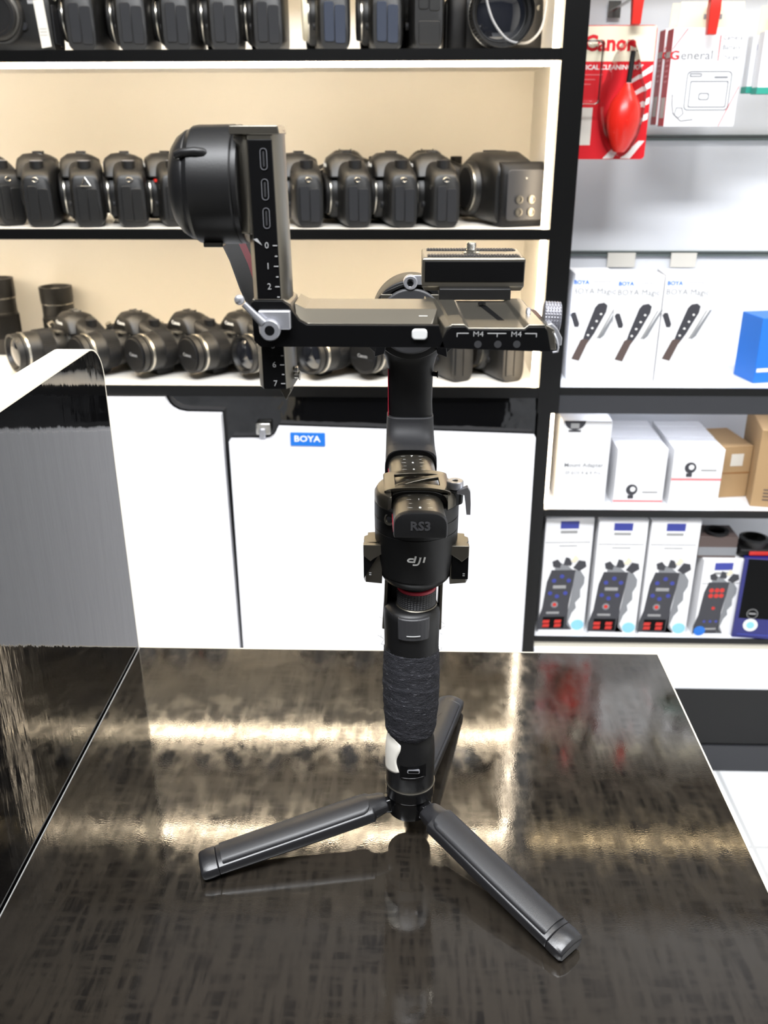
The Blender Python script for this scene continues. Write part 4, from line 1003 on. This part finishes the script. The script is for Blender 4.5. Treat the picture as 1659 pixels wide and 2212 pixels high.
mic_box(1279, 1.436, 'white microphone box nearest the dark post on the bright shelf', 0, .172, .064)
mic_box(1374, 1.435, 'white microphone box in the middle of three on the bright shelf', 1)
mic_box(1478, 1.440, 'white microphone box at the right end of three on the bright shelf', -3)
t = carton('blue_box', 'blue box cut by the right picture edge on the bright shelf', 'box', X_at(1690, 1.44, Z1 + .05), 1.44, Z1, .085, .06, .105, BLUE, None, 12)
b = B(); bar_(b, -.040, .0, .018, .024, WHITE); b.out('printed_band', t)
# price tabs on the slat channel
for u, lb, w_ in ((1345, 'clear price tab on the slat channel above the first microphone box gap', .024), (1480, 'clear price tab on the slat channel above the right microphone box', .022)):
    X = X_at(u, RB - .012, kz(.285)); o = tag(B().box(X - w_, X + w_, RB - .0105, RB - .0075, kz(.285) - .022, kz(.285) + .002, PAPER).out('price_tab'), lb, 'price tab', 'price tabs on the slat channel')
# mount adapter box and white boxes
t = carton('adapter_box', 'tall plain white box with grey lettering beside the dark post', 'box', X_at(1263, 1.423, Z2 + .09), 1.423, Z2, .082, .10, .150, WBOX, None, 0)
b = B(); btext(b, 'Mount Adapter', .0105, PICG, (0, -.0002, .072), bold=.01); btext(b, 'EF-EOS R & R Pro', .0080, PICG, (0, -.0002, .058))
b.out('printed_lettering', t)
b = B(); dot(b, -.020, .150, .0175, PICD, .0005, 24, .9)
bar_(b, -.030, -.010, .131, .134, PICD, .0006); bar_(b, -.027, -.013, .137, .146, GREYP, .0008); b.v = [V((p.x, p.y, min(p.z, .1498))) for p in b.v]; b.out('printed_picture', t)
GW = 'small white boxes with a pink band, in two rows of five'
for r_, (u, hb) in enumerate(((1383, .0055), (1504, .046))):
    X = X_at(u, 1.423, Z2 + .05)
    for i in range(5):
        row = ('left', 'right')[r_]; pos = ('front', 'second', 'middle', 'fourth', 'rearmost')[i]
        t = carton('pink_band_box', f'{pos} white box in the {row} row of pink banded boxes on the middle shelf' if i else f'front white box with {("low", "high")[r_]} pink band and round picture, {row} row, middle shelf', 'box', X + i * .0005, 1.423 + i * .0318, Z2, .0835, .0305, .1015 - (.0004 * (i % 2)), WBOX, GW)
        b = B(); bar_(b, -.0417, .0417, hb, hb + .0042, PINK); zz = hb + .023
        if i == 0:
            dot(b, -.012, zz, .0098, PICD, .0005, 24); dot(b, -.0105, zz + .001, .0045, WBOX, .0007, 16); bar_(b, -.018, -.008, zz - .0165, zz - .010, PICD)
            btext(b, 'VILTROX', .0052, GREYP, (.018, -.0002, zz - .005)) if False else bar_(b, .006, .032, zz - .006, zz - .003, GREYP)
        b.out('printed_band', t)
GK = 'brown cartons at the right of the middle shelf'
t = carton('brown_carton', 'brown carton with a white label behind the larger carton', 'box', X_at(1578, 1.462, Z2 + .05), 1.462, Z2, .070, .10, .094, KRAFT, GK, 8)
b = B(); bar_(b, -.002, .020, .058, .080, PAPER); bar_(b, -.0349, .0349, .044, .0465, TAPE); b.out('paper_label', t)
t = carton('brown_carton', 'larger brown carton cut by the right picture edge on the middle shelf', 'box', X_at(1692, 1.42, Z2 + .05), 1.415, Z2, .095, .14, .136, KRAFT, GK, -10)
b = B(); 
for i in range(4): bar_(b, -.030, -.012, .012 + i * .006, .0145 + i * .006, PICB)
b.out('printed_lettering', t)
# sound recorder boxes
GRR = 'white sound recorder boxes standing on the lowest shelf'
def recorder(b, s_, x0, z0, small=False):
    P_ = lambda pts: [(x0 + x * s_ * 1.12, z0 + z * s_) for x, z in pts]
    slab(b, P_([(-.036, .003), (-.036, .02), (-.030, .045), (-.026, .095), (-.020, .118), (.016, .118), (.014, .09), (.010, .05), (.010, .012), (.018, .002)]), PICD)
    slab(b, P_([(.016, .118), (.024, .116), (.031, .104), (.031, .092), (.026, .080), (.027, .066), (.020, .055), (.022, .045), (.016, .035), (.012, .018), (.018, .003), (.006, .003), (.012, .06)]), PICG)
    slab(b, P_([(-.015, .118), (-.016, .128), (-.008, .132), (.004, .126), (.012, .118)]), PICG, .0006)
    slab(b, P_([(-.018, .124), (-.020, .134), (-.012, .138), (-.006, .130), (-.008, .122)]), PICD, .0008)
    slab(b, P_([(.012, .122), (.020, .136), (.030, .134), (.032, .124), (.022, .116)]), PICD, .0008)
    slab(b, P_([(-.003, .128), (.000, .142), (.006, .140), (.010, .130), (.008, .126)]), PICD, .0010)
    slab(b, P_([(.008, .134), (.014, .146), (.020, .140), (.014, .132)]), CREAM, .0012)
    k = .0006
    if small:
        for dx, dz in ((-.015, .100), (-.004, .100), (.006, .100), (-.015, .088), (-.004, .088), (.006, .088)): dot(b, x0 + dx * s_, z0 + dz * s_, .0048 * s_, REDA, k, 10)
        dot(b, x0 - .006 * s_, z0 + .060 * s_, .0035 * s_, REDA, k, 10)
        for dx in (-.02, -.008, .004): dot(b, x0 + dx * s_, z0 + .030 * s_, .003 * s_, INDI, k, 10)
        bar_(b, x0 - .02 * s_, x0 + .006 * s_, z0 + .011 * s_, z0 + .015 * s_, GREYP, k)
        return
    for dx, dz in ((-.004, .106), (-.017, .098), (.008, .098), (-.022, .074), (.004, .074), (-.010, .068)): dot(b, x0 + dx * s_, z0 + dz * s_, .0038 * s_, INDI, k, 10)
    bar_(b, x0 - .018 * s_, x0 + .004 * s_, z0 + .083 * s_, z0 + .089 * s_, GREYP, k)
    dot(b, x0 - .013 * s_, z0 + .052 * s_, .0062 * s_, PICG, k, 14); dot(b, x0 - .013 * s_, z0 + .052 * s_, .0035 * s_, REDA, k * 1.5, 10)
    bar_(b, x0 - .026 * s_, x0 - .004 * s_, z0 + .034 * s_, z0 + .038 * s_, GREYP, k)
    bar_(b, x0 - .031 * s_, x0 + .006 * s_, z0 + .006 * s_, z0 + .028 * s_, BLKD, k)
    for dx in (-.028, -.010):
        for dz in (.008, .016): slab(b, P_([(dx, dz), (dx + .010, dz), (dx + .011, dz + .006), (dx + .001, dz + .006)]), REDA, k * 1.5)
def rec_box(u, Y, lb, w_=.084, h_=.226, s_=1.05, rz=0, small=False):
    t = carton('recorder_box', lb, 'box', X_at(u, Y, Z3 + .08), Y, Z3, w_, .065, h_, WBOX, GRR, rz)
    b = B(); bar_(b, -.016, .016, h_ - .020, h_ - .006, INDI); bar_(b, -.015, .014, h_ - .029, h_ - .024, GREYP)
    bar_(b, -.040 * w_ / .084, .038 * w_ / .084, h_ - .047, h_ - .0455, GREYP); bar_(b, -.016, .016, h_ - .054, h_ - .052, GREYP)
    b.out('printed_label', t)
    b = B(); recorder(b, s_, -.002, .002, small); b.out('printed_picture', t)
    b = B(); dot(b, *((.029, .014, .0115) if not small else (-.026, .010, .0105)), CYAN if not small else BLUE, .0008, 24, .92); b.out('round_sticker', t)
    return t
rec_box(1218, 1.418, 'white recorder box standing against the dark post on the lowest shelf', rz=3)
rec_box(1330, 1.412, 'white recorder box, second from the dark post on the lowest shelf')
rec_box(1440, 1.412, 'white recorder box, third from the dark post on the lowest shelf')
rec_box(1553, 1.412, 'short white recorder box with a blue round sticker on the lowest shelf', .072, .152, .90, 3, True)
X = X_at(1648, 1.405, Z3 + .06)
t = carton('navy_box', 'dark navy box with a round white sticker at the right of the lowest shelf', 'box', X, 1.402, Z3, .092, .075, .158, NAVY, None, -6)
b = B(); bar_(b, -.040, .0455, .04, .157, BLKD); dot(b, -.018, .050, .0095, GREYP, .0006, 24); dot(b, -.018, .050, .0085, BLKD, .0008, 24); bar_(b, -.024, -.012, .049, .052, GREYP, .0010)
dot(b, -.018, .027, .0125, WHITE, .0008, 24); dot(b, -.018, .027, .0070, CYAN, .0010, 16); bar_(b, -.038, .04, .006, .0085, INDI); b.out('printed_front', t)
# things lying on top of those boxes
t = carton('flat_box', 'small box with a dark ring on top, resting on the short recorder box', 'box', X_at(1548, 1.425, Z3 + .17), 1.420, Z3 + .1525, .066, .050, .040, PICB, None, 0)
B().lathe([(.020, .0402), (.021, .045), (.015, .045), (.014, .0402)], (0, .018, 0), (0, 0, 1), CAMR, 32).out('rubber_ring', t)
b = B(); bar_(b, -.033, .033, .004, .020, PICG); b.out('printed_band', t)
t = thing('lens_hood_pack', 'dark clear packed accessory lying on top of the navy box', 'accessory', (X_at(1640, 1.43, Z3 + .18), 1.44, Z3 + .1586))
B().box(-.036, .036, -.025, .025, 0, .012, CAMR).out('tray', t, .003)
B().lathe([(.024, .0121), (.026, .024), (.019, .026), (.018, .0121)], (-.005, 0, 0), (0, 0, 1), CAMB, 32).out('ring', t)
B().box(-.020, .034, -.0262, -.0252, .002, .009, REDA).out('label', t)

# hanging goods
def hook(u, v, lb, Y=1.46, clip=True):
    p = PY(u, v, Y); t = thing('peg_hook', lb, 'hook', (p.x, RB - .007, p.z)); t['group'] = 'metal display hooks on the slatwall'
    l = RB - .007 - Y; B().tube([(0, 0, 0), (0, -l * .6, .0), (0, -l, .004)], .0022, STEEL, 8).box(-.010, .010, -.001, .0, -.012, .012, STEEL).out('rod', t)
    b = B(); b.loft([[(-w1, -l + .001 - dd, z), (w1, -l + .001 - dd, z), (w1, -l + .001 + dd, z), (-w1, -l + .001 + dd, z)] for z, w1, dd in ((-.036, .0066, .005), (-.020, .0070, .007), (-.006, .0078, .008), (.008, .0072, .008), (.014, .0050, .006))], REDA)
    b.ball((.002, -l, .016), .0038, STEEL, 10); b.out('red_clip', t, .001)
    return t
hook(1381, -8, 'hook with red clip above the red blister pack', 1.462)
hook(1546, 14, 'hook with red clip holding the white charger boxes', 1.446)
# blister pack
Yb = 1.476
def cpt(u, v): p = PY(u, v, Yb); return p
a0, a1 = cpt(1250, 345), cpt(1416, 55); h_ = a1.z - a0.z; xr = cpt(1408, 200).x; w_ = xr - PX1 - .004
t = thing('blister_pack', 'red and white blister pack with red rubber air blower hanging beside dark post', 'blister pack', (xr - w_, Yb, a0.z))
B().prism(rrect(0, w_, 0, h_, .006, 4), 'y', 0, .0008, REDC).out('card', t)
b = B(); bar_(b, .002, w_ - .001, h_ - .047, h_ - .001, CREAM, .0002)
btext(b, 'Canon', .0285, REDC, (w_ - .0660, -.0004, h_ - .024), bold=.035, sx=1.0)
btext(b, 'OPTICAL CLEANING KIT', .0088, WHITE, (w_ - .066, -.0003, h_ - .055), bold=.02, sx=1.05)
for i in range(7):
    z = h_ * .66 - i * .0215; x0 = w_ - .040 - .004 * i
    slab(b, [(x0, z - .016), (w_ - .001, z + .010), (w_ - .001, z + .001), (x0, z - .020)], WHITE, .0002) if z > .050 else None
slab(b, [(.045, .001), (w_ * .62, .024), (w_ * .70, .024), (w_ * .56, .001)], WHITE, .0002); slab(b, [(w_ * .66, .001), (w_ * .9, .026), (w_ - .002, .026), (w_ * .80, .001)], WHITE, .0002)
for i in range(3): bar_(b, w_ - .110, w_ - .078 - .006 * i, h_ * (.64 - .035 * i), h_ * (.645 - .035 * i), PINK)
bar_(b, w_ - .121, w_ - .084, .020, .072, PAPER, .0003)
b.v = [V((max(p.x, .0008), p.y, p.z)) for p in b.v]; b.out('printed_face', t)
bx = w_ - .0400
b = B().lathe([(.0001, 0), (.008, .001), (.014, .008), (.0225, .026), (.0255, .045), (.022, .066), (.012, .082), (.0065, .090), (.005, .094)], (bx - .004, -.021, .010), V((.05, 0, 1)), BULB, 32)
bl = b.out('air_blower', t)
B().cyl((bx + .0015, -.020, .105), (bx + .004, -.020, .146), .0038, CAMR, 16).out('nozzle', bl)
b = B().loft([[(bx - .004 + x * k, y, .082 + z) for x, z in [(r_[0], r_[1]) for r_ in [(.032 * math.cos(q) * (1 if math.sin(q) < .2 else .62 + .3 * (1 - math.sin(q))), .077 * math.sin(q)) for q in [2 * math.pi * j / 36 for j in range(36)]]]] for y, k in ((-.0005, 1.04), (-.022, 1.0), (-.032, .95), (-.038, .88), (-.042, .76), (-.0445, .6), (-.046, .3), (-.0463, .05))], CLEAR)
b.out('clear_blister', t, 0, 50)
b = B().box(w_ - .112, w_ - .078, -.030, -.0005, .076, .160, CLEAR); b.out('clear_tray', t, .006)
# charger boxes
Yc = 1.470
def chg(i, lb):
    Yi = Yc + i * .038; p0 = PY(1452 - i * 30 + 4, 275, Yc); w_ = .104; z0 = PY(1500, 275, Yc).z; z1 = PY(1500, 61, Yc).z; h_ = z1 - z0
    x0 = PY(1447, 160, Yc).x + .0005 - i * .0022
    t = thing('charger_box', lb, 'box', (x0 + w_ / 2, Yi, z0 + i * .002)); t['group'] = 'white and red charger boxes on one hook'
    b = B().box(-w_ / 2, w_ / 2, 0, .0350, 0, h_, WBOX); b.out('box', t, .0008)
    b = B().prism([(-w_ / 2 + .004, h_), (w_ / 2 - .006, h_), (w_ / 2 - .008, h_ + .033), (-w_ / 2 + .006, h_ + .033)], 'y', .0005, .0012, CREAM)
    bar_(b, -.012, .014, h_ + .011, h_ + .017, PICG); b.out('hang_tab', t)
    b = B(); b.box(-w_ / 2 - .0003, -w_ / 2, .0005, .0330, .001, h_ - .001, CRIM); b.box(-w_ / 2 - .0005, -w_ / 2 - .0003, .005, .028, .012, .040, PAPER)
    for k in range(5): b.box(-w_ / 2 - .0005, -w_ / 2 - .0003, .008, .025, .060 + k * .007, .063 + k * .007, PINK)
    b.box(-w_ / 2 - .0005, -w_ / 2 - .0003, .005, .028, h_ - .038, h_ - .030, PAPER)
    tag(b.out('red_spine', t), 'red printed side')
    b = B()
    btext(b, 'General', .0165, PICG, (-.022, -.0003, h_ - .036), sx=1.15); btext(b, 'G', .0165, REDC, (-.0475, -.0006, h_ - .036), sx=1.15, bold=.01)
    for k, s_ in enumerate(('Camera', 'Battery', 'Charger')): btext(b, s_, .0088, PICG, (.0335, -.0003, h_ - .013 - k * .0125))
    bar_(b, .0150, .0172, h_ - .043, h_ - .010, PINK)
    slab(b, [(-.051, h_ - .026), (-.033, h_ - .001), (-.031, h_ - .001), (-.051, h_ - .029)], PINK); slab(b, [(.030, .001), (.0515, .052), (.0515, .056), (.028, .001)], PINK)
    def outline(x0, x1, z0, z1, r_, wd=.0017):
        o_, i_ = rrect(x0, x1, z0, z1, r_, 4), rrect(x0 + wd, x1 - wd, z0 + wd, z1 - wd, r_ * .8, 4)
        b.loft([[(a[0], -.0004, a[1]), (c_[0], -.0004, c_[1]), (c_[0], 0, c_[1]), (a[0], 0, a[1])] for a, c_ in zip(o_, i_)], PICG, False, True)
    outline(-.026, .040, .022, h_ - .056, .006); outline(-.020, .036, .026, .062, .002); outline(-.006, .010, .036, .046, .003); outline(-.022, -.004, .067, .072, .001)
    bar_(b, .014, .034, h_ - .066, h_ - .063, PICG)
    b.tube([(-.044, -.0002, .044), (-.043, -.0002, .030), (-.040, -.0002, .018), (-.032, -.0002, .012), (-.025, -.0002, .018), (-.028, -.0002, .026), (-.036, -.0002, .026), (-.038, -.0002, .016), (-.028, -.0002, .008), (-.010, -.0002, .010)], .0009, PICG, 6)
    b.out('printed_front', t)
chg(0, 'front white charger box with grey outline drawing of a charger'); chg(1, 'charger box hanging directly behind the front charger box, red side showing')
# white and green boxes at the right edge
def wg(i, u, v1, v0, Y, lb):
    x0 = PY(u, (v0 + v1) / 2, Y).x; z1 = PY(u, v1, Y).z; z0 = PY(u, v0, Y).z; w_ = .100; h_ = z1 - z0
    t = thing('green_edged_box', lb, 'box', (x0 + w_ / 2, Y, z0)); t['group'] = 'white boxes with green foot hanging at the right picture edge'
    B().box(-w_ / 2, w_ / 2, 0, .024, 0, h_, WBOX).out('box', t, .0008)
    B().prism([(-w_ / 2 + .004, h_), (w_ / 2 - .004, h_), (w_ / 2 - .004, h_ + .038), (-w_ / 2 + .006, h_ + .038)], 'y', .0005, .0012, CREAM).box(.022 - w_ / 2, .040 - w_ / 2, -.0002, .0004, h_ + .014, h_ + .021, PICG).out('hang_tab', t)
    b = B(); b.box(-w_ / 2 - .0004, w_ / 2 + .0004, -.0004, .0244, .0, .009, TEAL); btext(b, 'BOYA', .010, INDI, (-w_ / 2 + .020, -.0003, h_ - .016), bold=.02)
    slab(b, [(-w_ / 2 + .016, .018), (w_ / 2 - .01, .016), (w_ / 2 - .01, h_ - .030), (-w_ / 2 + .016, h_ - .032)], PICD, .0003)
    for k in range(3): bar_(b, -w_ / 2 + .022, -w_ / 2 + .040, .026 + k * .026, .036 + k * .026, BLKD, .0006)
    b.out('printed_front', t)
wg(0, 1646, 68, 205, 1.462, 'front white box with green foot at the right picture edge')
wg(1, 1622, 78, 203, 1.492, 'rear white box with green foot partly behind the one at the edge')
# goods peeking in at the very top
t = thing('yellow_label_pack', 'pack with a yellow strip peeking in at the top beside the dark post', 'pack', (X_at(1300, 1.60, kz(.75)), 1.595, kz(.712)))
B().box(-.035, .030, 0, .02, 0, .08, GREYP).out('box', t, .001); B().box(.014, .026, -.0006, 0, .001, .08, M('ochre_strip', (190, 150, 50), .5)).out('yellow_strip', t)
t = thing('white_pack', 'white pack peeking in at the top above the charger boxes', 'pack', (X_at(1520, 1.60, kz(.75)), 1.595, kz(.716)))
B().box(-.042, .042, 0, .02, 0, .08, WBOX).out('box', t, .001)
